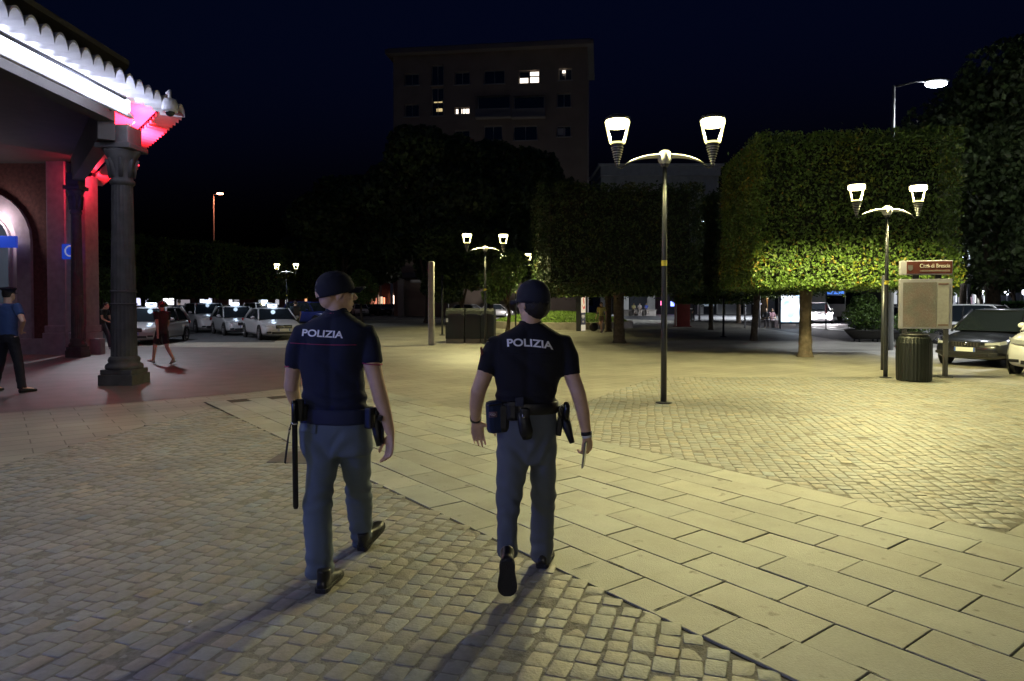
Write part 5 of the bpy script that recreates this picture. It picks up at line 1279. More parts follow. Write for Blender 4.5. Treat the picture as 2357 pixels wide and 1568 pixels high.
def rim(root, parent, c, rx, ry, m, name, th=.004, tiltv=(0, 0, 1)):
    off = Vector(root['_w']); q = Vector(tiltv).normalized(); a = Vector((1, 0, 0)); a = (a - q * a.dot(q)).normalized(); b = q.cross(a)
    pts = [c + a * rx * math.cos(t) + b * ry * math.sin(t) - off for t in [2 * math.pi * i / 24 for i in range(25)]]
    return link(name, MB().tube(pts, th, n=6).mesh(name), m, parent, True)
rim(pol1, shirt1, P(675.5, 841, 4.24), .0545, .0545, M_pipe, 'piping', tiltv=(-.15, 0, 1)); rim(pol1, shirt1, P(857, 837, 4.16), .0605, .0605, M_pipe, 'piping', tiltv=(.1, 0, 1))
rim(pol1, shirt1, P(775, 721, 4.2) , .0725, .068, M_pipe, 'piping', .0035)
# belt, baton, holster
def belt(root, data, m=M_leather, yaw=0, name='belt'):
    off = Vector(root['_w']); mb = MB(); rows(mb, data, yaw); return link(name, mb.mesh(name, off), m, root, True)
M_navyband = mat('navy_waistband', (.012, .017, .05), .8)
belt(pol1, [(938, 689, 855, 4.2, .128), (942, 687.5, 856.5, 4.2, .131), (966, 686.5, 857.5, 4.2, .134), (971, 688, 856, 4.2, .131)], M_navyband, R(-10))
def wtube(root, name, pts, rad, m, parent=None, n=14, side=None, smooth=True):
    off = Vector(root['_w']); return link(name, MB().tube([P(*p) - off for p in pts], rad, n=n, side=side).mesh(name), m, parent or root, smooth)
def wbox(root, name, px, py, Y, w, d, h, m, rot=(0, 0, 0), bevel=.01, parent=None, top=None):
    off = Vector(root['_w']); T = Matrix.Translation(P(px, py, Y) - off) @ Matrix.Rotation(R(rot[2]), 4, 'Z') @ Matrix.Rotation(R(rot[1]), 4, 'Y') @ Matrix.Rotation(R(rot[0]), 4, 'X')
    return link(name, MB().box((0, 0, 0), (w, d, h), T, top=top).mesh(name, bevel=bevel), m, parent or root)
M_baton = mat('glossy_black_baton', (.008, .008, .009), .18)
bt = wtube(pol1, 'baton', [(677.5, 922, 4.06), (677.6, 930, 4.06), (678, 968, 4.05), (678.3, 985, 4.05), (680.7, 1165, 4.02), (681, 1171, 4.02)], [.015, .0185, .0185, .0165, .0165, .012], M_baton)
wtube(pol1, 'baton_ring', [(677.8, 972, 4.05), (677.9, 977, 4.05)], .0215, M_chrome, bt)
wtube(pol1, 'strap', [(676, 975, 4.04), (669, 978, 4.03), (667, 990, 4.03), (664, 1004, 4.03), (659, 1040, 4.03), (656, 1066, 4.04)], [(.006, .004), (.004, .004), (.005, .004), (.008, .003), (.010, .003), (.010, .003)], M_leather, bt)
wtube(pol1, 'strap_clip', [(667.5, 985, 4.028), (665, 997, 4.028)], .006, M_chrome, bt)
wbox(pol1, 'baton_holder', 688, 944, 4.1, .055, .05, .13, M_leather, (0, 4, 15))
wbox(pol1, 'belt_pouch', 697, 950, 4.12, .06, .05, .10, M_leather, (0, 0, 30), .014)
hs = wtube(pol1, 'holster', [(860, 946, 4.16), (864, 968, 4.15), (869, 1000, 4.13), (873, 1027, 4.12)], [(.030, .026), (.033, .026), (.026, .022), (.017, .017)], M_leather, side=(1, 0, 0))
wtube(pol1, 'pistol_grip', [(870, 956, 4.1), (866, 948, 4.11), (862, 940, 4.12)], [(.016, .022), (.015, .02), (.012, .018)], M_baton, hs, side=(1, 0, 0))
wbox(pol1, 'holster_catch', 876, 962, 4.09, .03, .04, .035, M_baton, (0, 15, 0), .008, hs)
wbox(pol1, 'belt_pouch', 851, 962, 4.1, .05, .05, .13, M_leather, (0, 0, -25), .012)
wtube(pol1, 'holster_side', [(880, 970, 4.14), (881, 1000, 4.13), (881, 1022, 4.12)], [(.008, .02), (.010, .022), (.007, .015)], M_baton, hs, side=(1, 0, 0))
bvt = bvh_of(tr1, pol1['_w'])
proj_patch(pol1, tr1, bvt, [(691, 974), (730, 975), (728, 1000), (690, 995)], .005, M_trou, 'pocket_flap')

# ---------------------------------------------------------------- right policeman
hm2 = Matrix.Translation(P(1226, 693, 4.15)) @ Matrix.Rotation(R(42), 4, 'Z') @ Matrix.Rotation(R(-2), 4, 'X') @ Matrix.Scale(1.04, 4)
T2 = [(743, 1196, 1248, 4.15, .062), (753, 1184, 1262, 4.15, .075), (766, 1156, 1284, 4.15, .092), (780, 1137, 1301, 4.15, .108), (800, 1127, 1309, 4.15, .12), (830, 1132, 1304, 4.15, .126), (862, 1139, 1293, 4.15, .124), (899, 1144, 1280, 4.15, .116), (916, 1142, 1279, 4.15, .118), (938, 1141, 1285, 4.15, .128)]
legL2 = [(985, 1144, 1214, 4.15, .11), (1020, 1144, 1214, 4.14, .108), (1065, 1144, 1215, 4.12, .10), (1142, 1142, 1203, 4.08, .08), (1178, 1143, 1195, 4.0, .074), (1215, 1143.5, 1192, 3.93, .07), (1262, 1143, 1193, 3.84, .066), (1280, 1144, 1192, 3.81, .060)]
legR2 = [(985, 1210, 1281, 4.15, .11), (1020, 1212, 1281, 4.16, .108), (1062, 1219, 1281, 4.18, .10), (1110, 1222, 1278, 4.2, .083), (1162, 1223, 1277, 4.23, .08), (1228, 1221, 1276, 4.28, .077), (1290, 1223, 1268, 4.31, .07)]
pel2 = [(938, 1143, 1280, 4.15, .118), (975, 1144, 1282, 4.15, .126), (1010, 1145, 1282, 4.15, .128), (1045, 1146, 1281, 4.15, .115), (1062, 1148, 1280, 4.15, .10)]
sl2 = [[(1137, 797, 4.15, .068), (1128, 820, 4.15, .064), (1117, 858, 4.14, .056)], [(1300, 797, 4.15, .070), (1308, 820, 4.14, .064), (1316, 864, 4.12, .055)]]
ar2 = [[(1137, 800, 4.15, .05), (1117, 858, 4.14, .047), (1101, 900, 4.11, .044), (1096, 930, 4.18, .040), (1095, 963, 4.26, .030)],
       [(1300, 800, 4.15, .05), (1316, 864, 4.12, .046), (1331, 905, 4.08, .042), (1341, 945, 4.08, .038), (1350, 998, 4.09, .028)]]
hd2 = [(P(1095, 968, 4.27), (.12, .25, -1), (.25, -1, 0), -1, (16, 22, 16), .9, 1.06), (P(1351, 1002, 4.09), (-.02, .06, -1), (-.6, .75, 0), 1, (30, 46, 36), .0, 1.0)]
tg = G(1168, 1377, .02); fv = Vector((0, .50, -.86)).normalized()
sh2 = [(tg - fv * .285 + Vector((0, -.02, .02)), fv, (0, .86, .50)), (G(1247, 1309, .017) + Vector((0, 0, .004)), (.18, .98, 0), (0, 0, 1))]
pol2, body2, shirt2, tr2, Ts2 = policeman('dark haired policeman in black polo and cap, head turned left, phone in his right hand', (XP(1213, 4.15), 4.15, 0), T2, (1221, 746, 4.15), sl2, ar2, hd2, hm2, legL2, legR2, pel2, sh2, M_nearblack, M_trou2, dict(tilt=4), hair=True, seed=9)
bv = bvh_of(shirt2, pol2['_w'])
back_letters(pol2, shirt2, bv, 'POLIZIA', 1167, 1273, lambda u: 789.5 - 2 * math.sin(u * 3.1) + 7 * u * u, 18.0, slant=-1.0)
proj_line(pol2, shirt2, bv, [(1140 + i * 6.6, 812 + 3 * math.sin(i / 24 * 3)) for i in range(25)], .0018, mat('dark_seam', (.004, .004, .008), .9), 'yoke_seam')
proj_patch(pol2, shirt2, bv, [(1105, 800), (1109, 797), (1112, 815), (1107, 820)], .004, mat('sleeve_badge', (.35, .12, .16), .5), 'sleeve_badge', 3)
proj_patch(pol2, shirt2, bv, [(1120, 783), (1125, 781), (1126, 786), (1121, 788)], .008, M_chrome, 'shoulder_badge', 2)
belt(pol2, [(921, 1139, 1284, 4.15, .128), (925, 1137, 1286, 4.15, .132), (944, 1137, 1286, 4.15, .134), (948, 1139, 1284, 4.15, .130)])
M_pouch = mat('blue_nylon_pouch', (.010, .022, .07), .8, bump=.3, bscale=200)
pc = wbox(pol2, 'belt_bag', 1139, 959, 4.06, .105, .085, .195, M_pouch, (0, -4, 20), .03, top=(.95, .9))
wbox(pol2, 'bag_zip', 1139, 932, 4.025, .09, .02, .008, M_leather, (0, -4, 20), .002, pc)
bvp = bvh_of(pc, pol2['_w'])
lb = proj_patch(pol2, pc, bvp, [(1125.5, 949), (1144, 948), (1144, 960), (1125.5, 961)], .003, mat('label_pink', (.42, .22, .26), .6), 'label', 3)
proj_patch(pol2, lb, bvp, [(1126.6, 950), (1143, 949), (1143, 959), (1126.6, 960)], .0042, mat('label_dark', (.05, .03, .05), .6), 'label_field', 3)
back_letters(pol2, lb, bvp, 'POLIZIA', 1128, 1142, lambda u: 954.7 - .5 * u, 5.5, mat('label_letter', (.6, .5, .55), .5), 'lettering', .02)
wbox(pol2, 'belt_bag', 1158, 962, 4.07, .09, .08, .17, M_leather, (0, 3, 5), .03)
wbox(pol2, 'radio_pouch', 1180, 946, 4.04, .075, .06, .12, M_leather, (0, 0, 0), .025)
hc_ = wbox(pol2, 'handcuff_case', 1206, 962, 4.0, .06, .05, .12, M_leather, (0, 8, 0), .02)
kp = wtube(pol2, 'key_pouch', [(1203, 948, 4.0), (1206, 970, 3.99), (1211, 995, 3.99), (1213, 1010, 4.0)], [(.03, .018), (.038, .022), (.040, .022), (.028, .016)], M_leather, side=(1, 0, 0))
wtube(pol2, 'snap_hook', [(1203, 955, 3.975), (1206, 963, 3.972)], .006, M_chrome, kp)
wbox(pol2, 'belt_keeper', 1196, 925, 4.01, .05, .02, .055, mat('navy_keeper', (.02, .024, .045), .7), (0, 0, 0), .006)
hp = wbox(pol2, 'holster_panel', 1288, 980, 4.12, .035, .05, .12, M_leather, (0, 8, 0), .01)
h2 = wtube(pol2, 'holster', [(1301, 962, 4.1), (1306, 985, 4.09), (1313, 1008, 4.08), (1317, 1019, 4.08)], [(.028, .026), (.027, .024), (.020, .02), (.016, .016)], M_leather, side=(1, 0, 0))
wtube(pol2, 'pistol_grip', [(1303, 966, 4.07), (1304, 948, 4.06), (1304, 935, 4.06), (1303, 927, 4.07)], [(.020, .02), (.020, .022), (.021, .021), (.014, .015)], M_baton, h2, side=(1, 0, 0))
wtube(pol2, 'lanyard', [(1292, 958, 4.1), (1287, 942, 4.08), (1292, 933, 4.06), (1300, 930, 4.06)], .003, mat('pale_cord', (.2, .19, .16), .6), h2)
wbox(pol2, 'magazine_pouch', 1291, 950, 4.12, .035, .05, .08, M_baton, (0, 0, 0), .01)
wtube(pol2, 'watch', [(1095, 957, 4.255), (1095, 967, 4.275)], [(.036, .033), (.036, .033)], mat('black_watch_strap', (.008, .008, .009), .4))
wtube(pol2, 'wristband', [(1349.5, 993, 4.09), (1350.5, 1001, 4.09)], .0335, mat('black_watch_strap'))
wtube(pol2, 'white_band', [(1350.7, 1002, 4.09), (1351.3, 1007, 4.09)], .031, M_white)
ph = thing('phone', 'dark phone held low in the right hand of the right policeman', 'phone', P(1345, 1047, 4.02), 0)
T = Matrix.Rotation(R(7), 4, 'Y') @ Matrix.Rotation(R(74), 4, 'Z')
link('case', MB().box((0, 0, 0), (.072, .009, .150), T).mesh('case', bevel=.003), M_black, ph)
link('screen', MB().box((0, -.0052, 0), (.066, .001, .142), T).mesh('screen'), M_glassd, ph)
link('edge_trim', MB().box((-.0362, 0, 0), (.002, .007, .146), T).mesh('edge_trim'), M_chrome, ph)

# ---------------------------------------------------------------- people further away
def human(label, loc, yaw, h=1.75, J=None, shirt=(.05, .05, .06), sleeve=.5, trou=(.03, .03, .04), leg=1.0, hair=(.02, .015, .01), longhair=False, hat=None, skirt=False, shoes=(.3, .3, .3), cat='person', group=None, vox=.016, skin=M_skin, female=False, z=0):
    root = thing('person', label, cat, (loc[0], loc[1], z), yaw, group)
    j = dict(head=(0, .01, .935), neck=(0, 0, .86), chest=(0, 0, .75), waist=(0, 0, .6), pel=(0, 0, .53))
    for s, q in (('l', -1), ('r', 1)):
        j.update({'sh' + s: (q * .105, 0, .82), 'el' + s: (q * .135, -.02, .64), 'wr' + s: (q * .14, .03, .49), 'ha' + s: (q * .14, .05, .44), 'hi' + s: (q * .05, 0, .52), 'kn' + s: (q * .055, .01, .285), 'an' + s: (q * .06, -.01, .045), 'to' + s: (q * .07, .10, .02)})
    if J: j.update(J)
    j = {k: Vector(v) * h for k, v in j.items()}
    rdir = (j['shr'] - j['shl']).normalized()
    mb = MB(); hd = j['head']; mb.ell(hd, (.042 * h, .053 * h, .066 * h)); mb.ell(hd + Vector((0, .03 * h, -.02 * h)), (.03 * h, .03 * h, .045 * h)); mb.ell(hd + Vector((0, .058 * h, -.01 * h)), (.008 * h, .012 * h, .014 * h))
    for q in (-1, 1): mb.ell(hd + Vector((q * .043 * h, 0, -.005 * h)), (.006 * h, .012 * h, .018 * h))
    mb.tube([hd, j['neck'], j['chest'], j['waist'], j['pel']], [.035 * h, .034 * h, .06 * h, .055 * h, .06 * h], n=12)
    for s in 'lr':
        mb.tube([j['sh' + s], j['el' + s], j['wr' + s]], [.03 * h, .024 * h, .016 * h], n=10)
        d = (j['ha' + s] - j['wr' + s]); mb.tube([j['wr' + s], j['wr' + s] + d * .7], [(.014 * h, .02 * h), (.013 * h, .024 * h)], n=8)
        for k in range(4): mb.tube([j['wr' + s] + d * .6 + Vector((0, (k - 1.5) * .011 * h, 0)), j['wr' + s] + d * 1.75 + Vector((0, (k - 1.5) * .014 * h, 0))], .0055 * h, n=6)
        mb.tube([j['wr' + s] + d * .2, j['wr' + s] + d * .9 + Vector((0, .03 * h, 0))], .0065 * h, n=6)
        mb.tube([j['pel'], j['hi' + s], j['kn' + s], j['an' + s]], [.05 * h, .046 * h, .032 * h, .021 * h], n=10)
        mb.tube([j['an' + s], (j['an' + s] + j['to' + s]) / 2, j['to' + s]], [.022 * h, .018 * h, .014 * h], n=8)
    body = link('body', remeshed(mb, vox * .8, 2), skin, root, True)
    cm = lambda c, nm: mat('cloth_%s_%d_%d_%d' % (nm, c[0] * 999, c[1] * 999, c[2] * 999), c, .85)
    w1, w2 = (.094, .072) if female else (.105, .082)
    mb = MB(); t_ = [(j['neck'] + Vector((0, 0, -.01 * h)), .042, .04), (j['chest'] * .35 + j['neck'] * .65, w1 * .92, .056), (j['chest'], w1, .066), (j['waist'], w2, .06), (j['pel'] + Vector((0, 0, -.01)), w2 * 1.08, .062)]
    yw = math.atan2(rdir.y, rdir.x); mb.loft([ring(c, a * h, b * h, yw, 18) for c, a, b in t_])
    for s in 'lr':
        A, B, C = j['sh' + s], j['el' + s], j['wr' + s]
        e = A.lerp(B, min(1, sleeve * 1.6)) if sleeve < .62 else B.lerp(C, (sleeve - .62) / .38)
        pts = [j['chest'] * .3 + A * .7, A, e] if sleeve < .62 else [j['chest'] * .3 + A * .7, A, B, e]
        mb.tube(pts, [.05 * h, .042 * h] + [.036 * h] * (len(pts) - 2), n=12)
    link('shirt', remeshed(mb, vox, 3, disp=folds(.006, 5, yaw)), cm(shirt, 's'), root, True)
    mb = MB(); mb.loft([ring(c, a * h, b * h, yw, 18) for c, a, b in ((j['waist'].lerp(j['pel'], .5), w2 * 1.0, .06), (j['pel'], w2 * 1.08, .066), (j['pel'] + Vector((0, 0, -.05 * h)), w2 * 1.08, .062))])
    for s in 'lr':
        H_, K, A = j['hi' + s], j['kn' + s], j['an' + s]; e = H_.lerp(K, min(1, leg * 2)) if leg < .5 else K.lerp(A, (leg - .5) * 2)
        pts = [H_, e] if leg < .5 else [H_, K, e]; rr = [.054 * h, .046 * h] if leg < .5 else [.054 * h, .042 * h, .036 * h]
        mb.tube(pts, rr, n=12)
    if skirt: mb.loft([ring(j['pel'], .08 * h, .065 * h, yw, 18), ring(j['knl'].lerp(j['knr'], .5).lerp(j['pel'], .45), .11 * h, .09 * h, yw, 18)])
    link('skirt' if skirt else 'trousers', remeshed(mb, vox, 3, disp=folds(.006, 5, yaw + 3)), cm(trou, 't'), root, True)
    if hair:
        mb = MB().ell(hd + Vector((0, -.008 * h, .012 * h)), (.0455 * h, .052 * h, .062 * h))
        if longhair: mb.tube([hd + Vector((0, -.03 * h, 0)), j['neck'] + Vector((0, -.035 * h, 0)), j['chest'] + Vector((0, -.05 * h, .02 * h))], [(.04 * h, .03 * h), (.045 * h, .025 * h), (.03 * h, .015 * h)], n=12, side=(1, 0, 0))
        link('hair', mb.mesh('hair'), cm(hair, 'h'), root, True)
    if hat == 'peaked':
        mb = MB().loft([ring(hd + Vector((0, 0, z_ * h)), a * h, a * 1.1 * h, 0, 20) for z_, a in ((.022, .048), (.038, .048), (.052, .062), (.066, .060), (.07, .03))]); c = link('cap', mb.mesh('cap'), M_capm, root)
        vis = MB().loft([[(hd.x + (.046 + .0 * q) * h * math.cos(t), hd.y + (.045 + .035 * q) * h * math.sin(t) * 1.1, hd.z + (.024 - .012 * q) * h - .003 * k) for t in [math.pi * (.12 + .76 * i / 9) for i in range(10)]] for q, k in ((0, 0), (1, 0), (1, 1), (0, 1))], False)
        link('visor', vis.mesh('visor'), M_capm, c)
    if hat == 'cap':
        mb = MB().ell(hd + Vector((0, 0, .022 * h)), (.050 * h, .058 * h, .052 * h)); mb.box(hd + Vector((0, .075 * h, .02 * h)), (.075 * h, .06 * h, .006)); link('cap', mb.mesh('cap'), cm((.2, .05, .06), 'c'), root, True)
    for s in 'lr':
        d = (j['to' + s] - j['an' + s]); A = j['an' + s] - Vector((0, .02 * h, .02 * h))
        mb = MB().tube([A + Vector((0, -.005 * h, 0)), A.lerp(j['to' + s], .5), j['to' + s] + d * .2], [(.024 * h, .026 * h), (.025 * h, .02 * h), (.016 * h, .012 * h)], n=10, side=(1, 0, 0))
        link('shoe', mb.mesh('shoe'), cm(shoes, 'sh'), root, True)
    return root
WALK = dict(hil=(-.05, 0, .52), hir=(.05, 0, .52), knl=(-.055, .10, .30), anl=(-.055, .15, .055), tol=(-.06, .25, .05), knr=(.055, -.03, .28), anr=(.055, -.20, .075), tor=(.06, -.12, .02), ell=(-.135, -.07, .65), wrl=(-.13, -.08, .50), hal=(-.13, -.08, .45), elr=(.135, .04, .65), wrr=(.13, .13, .52), har=(.13, .16, .48))
HIPS = dict(ell=(-.24, -.06, .68), wrl=(-.12, .02, .58), hal=(-.10, .06, .57), elr=(.24, -.06, .68), wrr=(.12, .02, .58), har=(.10, .06, .57), knl=(-.10, 0, .285), anl=(-.15, -.02, .045), tol=(-.18, .08, .02), knr=(.10, .01, .285), anr=(.15, .0, .045), tor=(.18, .1, .02))
SIT = dict(head=(0, .04, .70), neck=(0, .02, .63), chest=(0, 0, .52), waist=(0, -.01, .36), pel=(0, 0, .29), shl=(-.105, .01, .59), shr=(.105, .01, .59), ell=(-.13, .05, .42), elr=(.13, .05, .42), wrl=(-.06, .18, .38), wrr=(.06, .18, .38), hal=(-.03, .22, .38), har=(.03, .22, .38), hil=(-.05, .02, .28), hir=(.05, .02, .28), knl=(-.06, .26, .29), knr=(.06, .26, .29), anl=(-.06, .25, .045), anr=(.06, .25, .045), tol=(-.06, .36, .02), tor=(.06, .36, .02))
g = G(22, 889)
human('officer in peaked cap and blue shirt, hands on hips, at the left edge', (XP(18, 12.7), 12.7), R(-12), 1.95, HIPS, (.045, .09, .22), .36, (.012, .012, .016), 1, (.02, .015, .01), hat='peaked', shoes=(.015, .015, .015), vox=.012)
LEAN = dict(WALK); LEAN.update(head=(0, .10, .90), neck=(0, .07, .84), chest=(0, .03, .74), shl=(-.105, .06, .80), shr=(.105, .06, .80), ell=(-.13, .10, .65), wrl=(-.1, .2, .58), hal=(-.08, .23, .57), elr=(.13, .10, .65), wrr=(.1, .2, .58), har=(.08, .23, .57))
human('man in black t shirt stooping between the red pilaster and the near column', (XP(233, 24), 24), R(-90), 1.72, LEAN, (.02, .02, .022), .36, (.05, .05, .07), 1, (.03, .02, .015), shoes=(.5, .5, .5))
g = G(374, 838); human('man walking left in dark t shirt and shorts behind the near column', (g.x, g.y), R(62), 1.70, WALK, (.014, .014, .016), .4, (.018, .02, .022), .42, (.05, .02, .02), hat='cap', shoes=(.6, .6, .62), vox=.013)
g = G(413, 772); human('dark clothed person standing before the white taxi at the left', (g.x, g.y), R(20), 1.82, None, (.02, .025, .035), .9, (.03, .035, .05), 1, (.02, .015, .01), shoes=(.05, .05, .05))
wp_ = human('young person with backpack walking past the taxis behind the left policeman', (XP(680, 33), 33), R(25), 1.76, WALK, (.03, .05, .06), .4, (.1, .1, .075), .9, (.05, .03, .02), female=True)
link('backpack', MB().box((0, -.21, 1.27), (.30, .18, .46)).mesh('backpack', bevel=.05), M_leather, wp_)
g = G(1384, 766); wm = human('fair haired woman in yellow top and short skirt carrying a dark bag', (g.x, g.y), R(150), 1.68, WALK, (.55, .5, .2), .4, (.25, .2, .12), .3, (.35, .25, .1), longhair=True, skirt=True, shoes=(.5, .4, .3), female=True)
bg_ = thing('shoulder_bag', 'dark round bag hanging low beside the woman in yellow', 'bag', (g.x - .42, g.y - .05, .32)); link('bag', MB().ell((0, 0, 0), (.26, .14, .24)).mesh('bag'), M_leather, bg_, True); link('strap', MB().tube([(-.1, 0, .18), (.1, 0, .5), (.22, 0, .48), (.1, 0, .18)], .012, n=6).mesh('strap'), M_leather, bg_)
human('dark figure standing beside the pale rimmed bin under the trees', (XP(1597, 60), 60), R(70), 1.75, None, (.02, .02, .025), .9, (.02, .02, .025), 1, shoes=(.05, .05, .05))
zb = 0.02
human('person with dark backpack sitting on the bus shelter bench', (XP(1762, Yb + 1.6), Yb + 1.5), R(165), 1.72, SIT, (.09, .09, .1), .9, (.2, .18, .2), 1, (.02, .015, .01))
human('person in pink top sitting at the bus shelter beside the lit poster', (XP(1775, Yb + 1.6), Yb + 1.5), R(200), 1.66, SIT, (.6, .35, .42), .5, (.5, .42, .45), 1, (.03, .02, .015), female=True)
for px, c, lb in ((1458, (.5, .45, .2), 'far seated person in a yellowish top left of the near lamp pole'), (1472, (.6, .55, .52), 'far seated person in white in the middle of the seated group'), (1487, (.06, .1, .35), 'far person in blue seated at the right of the seated group')):
    human(lb, (XP(px, 84), 84), R(180 + px % 30), 1.75, SIT, c, .5, (.4, .35, .3), 1, z=.25, group='people sitting far off under the trees', vox=.03)
tb = thing('stone_bench', 'long low stone bench under the far seated group', 'bench', (XP(1472, 84), 84, 0)); MB().box((0, .1, .36), (4, .6, .72)).box((0, .1, .74), (4.2, .7, .06)).build('slab', M_stone, tb)
# ================================================================== CARS
def car(label, loc, rz, col, kind='hatch', taxi=False, L=4.2, Wd=1.78, H=1.48, group=None, lights=0, glow=None, grille='slats', plate=True, metal=.0, name='parked_car'):
    root = thing(name, label, 'car', loc, rz, group)
    paint = mat('car_paint_%d_%d_%d' % tuple(int(c * 99) for c in col), col, .3, metal=metal, coat=.8)
    w = Wd / 2
    # front at -y. stations: y, half width, top z, bottom z
    hood = .74 if kind != 'suv' else .92; belt = .92 if kind != 'suv' else 1.05; tail = {'sedan': 1.02, 'hatch': .98, 'suv': 1.1, 'van': 1.1}[kind]
    f0 = -L / 2
    stn = [(f0, w * .62, .50, .30), (f0 + .05, w * .80, .60, .24), (f0 + .16, w * .90, hood - .07, .20), (f0 + .40, w * .955, hood + .02, .18), (f0 + .85, w * .985, hood + .09, .18), (f0 + 1.15, w, belt - .02, .18),
           (f0 + 1.7, w, belt, .18), (0, w * 1.0, belt + .01, .18), (L / 2 - 1.0, w, belt + .03, .18), (L / 2 - .5, w * .985, tail, .19), (L / 2 - .16, w * .93, tail - .03, .24), (L / 2 - .03, w * .82, tail - .14, .32), (L / 2, w * .70, tail - .28, .42)]
    rs = []
    for y, a, zt, zb in stn:
        zm = zb + (zt - zb) * .55
        half = [(0, zb), (a * .80, zb), (a * .97, zb + .07), (a, zb + .16), (a, zm), (a * .985, zm + (zt - zm) * .45), (a * .95, zt - .055), (a * .86, zt - .008), (a * .45, zt + .018)]
        rs.append([(x, y, z) for x, z in half] + [(0, y, zt + .022)] + [(-x, y, z) for x, z in half[:0:-1]])
    me = MB().loft(rs).mesh('body'); o = bpy.data.objects.new('tmp', me); COL.objects.link(o); s_ = o.modifiers.new('s', 'SUBSURF'); s_.levels = 2; s_.render_levels = 2
    dg = bpy.context.evaluated_depsgraph_get(); dg.update(); me2 = bpy.data.meshes.new_from_object(o.evaluated_get(dg)); bpy.data.objects.remove(o)
    body = link('body', me2, paint, root, True)
    # greenhouse
    if kind == 'sedan': g_ = [(f0 + 1.12, .80), (f0 + 1.85, .985), (0.15, 1.0), (L / 2 - 1.35, .97), (L / 2 - .62, .72)]
    elif kind == 'hatch': g_ = [(f0 + 1.02, .80), (f0 + 1.72, .985), (0.1, 1.0), (L / 2 - .75, .95), (L / 2 - .18, .74)]
    else: g_ = [(f0 + 1.15, .82), (f0 + 1.75, .985), (0.1, 1.0), (L / 2 - .5, .97), (L / 2 - .14, .78)]
    zr = H; zb = belt - .03
    ws_b, ws_t, mid, rt, rb = [q[0] for q in g_]; wb, wt = w * .93, w * .74
    def sec(y, z, a): return (a, y, z)
    # glass volume with front, side and rear faces as separate panes set over a dark cabin core
    core = MB(); ins = .03
    core.loft([[(-wb + ins, ws_b + .06, zb), (wb - ins, ws_b + .06, zb), (wb - ins, rb - .06, zb), (-wb + ins, rb - .06, zb)], [(-wt + ins, ws_t + .05, zr - .07), (wt - ins, ws_t + .05, zr - .07), (wt - ins, rt - .05, zr - .07), (-wt + ins, rt - .05, zr - .07)]])
    core.build('cabin', M_black, root)
    def pane(nm, q): 
        mb = MB(); n = Vector((Vector(q[1]) - Vector(q[0])).cross(Vector(q[3]) - Vector(q[0]))).normalized(); c = sum((Vector(p) for p in q), Vector()) / 4
        if n.dot(c - Vector((0, 0, .9))) < 0: n = -n
        mb.add([tuple(Vector(p)) for p in q] + [tuple(Vector(p) - n * .012) for p in q], [(0, 1, 2, 3), (7, 6, 5, 4), (0, 4, 5, 1), (1, 5, 6, 2), (2, 6, 7, 3), (3, 7, 4, 0)])
        return mb.build(nm, M_glassd, root)
    pane('windscreen', [(-wb + .05, ws_b, zb + .03), (wb - .05, ws_b, zb + .03), (wt - .04, ws_t - .02, zr - .05), (-wt + .04, ws_t - .02, zr - .05)])
    pane('rear_window', [(-wb + .08, rb, zb + .06), (wb - .08, rb, zb + .06), (wt - .05, rt + .02, zr - .06), (-wt + .05, rt + .02, zr - .06)])
    bp_ = (ws_t + rt) / 2 + .05
    for s in (-1, 1):
        pane('side_window', [(s * wb, ws_b + .22, zb + .03), (s * wb, bp_ - .04, zb + .03), (s * wt, bp_ - .04, zr - .08), (s * wt, ws_t + .08, zr - .08)])
        pane('side_window', [(s * wb, bp_ + .04, zb + .03), (s * wb, rb - .3, zb + .04), (s * wt, rt - .06, zr - .08), (s * wt, bp_ + .04, zr - .08)])
        MB().tube([(s * (wb), ws_b - .04, zb), (s * (wt + .015), ws_t, zr - .045)], .032, n=8).build('pillar', paint, root, smooth=True)
        MB().tube([(s * (wb), rb + .02, zb), (s * (wt + .01), rt + .02, zr - .045)], .05, n=8).build('pillar', paint, root, smooth=True)
        MB().tube([(s * (wb + .005), bp_, zb), (s * (wt + .008), bp_, zr - .06)], .025, n=6).build('pillar', M_black, root, smooth=True)
        mr = MB().ell((s * (w + .09), ws_b + .42, zb + .10), (.10, .06, .07)); mr.box((s * (w + .0), ws_b + .42, zb + .06), (.08, .04, .03)); mr.build('mirror', paint, root, smooth=True)
    rr = []
    for y, dz, a in ((ws_t - .05, -.055, wt - .0), (ws_t + .12, -.015, wt + .02), (mid, .0, wt + .02), (rt - .2, -.012, wt + .02), (rt + .06, -.05, wt)):
        rr.append([(a * math.sin(t), y, zr + dz + .035 * math.cos(t * 1.0) - .035 - (.03 if abs(t) > 1.3 else 0)) for t in [-1.45 + 2.9 * i / 12 for i in range(13)]] + [(a * math.sin(t) * .97, y, zr + dz - .05) for t in [1.45 - 2.9 * i / 12 for i in range(13)]])
    MB().loft(rr).build('roof', paint, root, smooth=True)
    wr = .31 if kind != 'suv' else .355
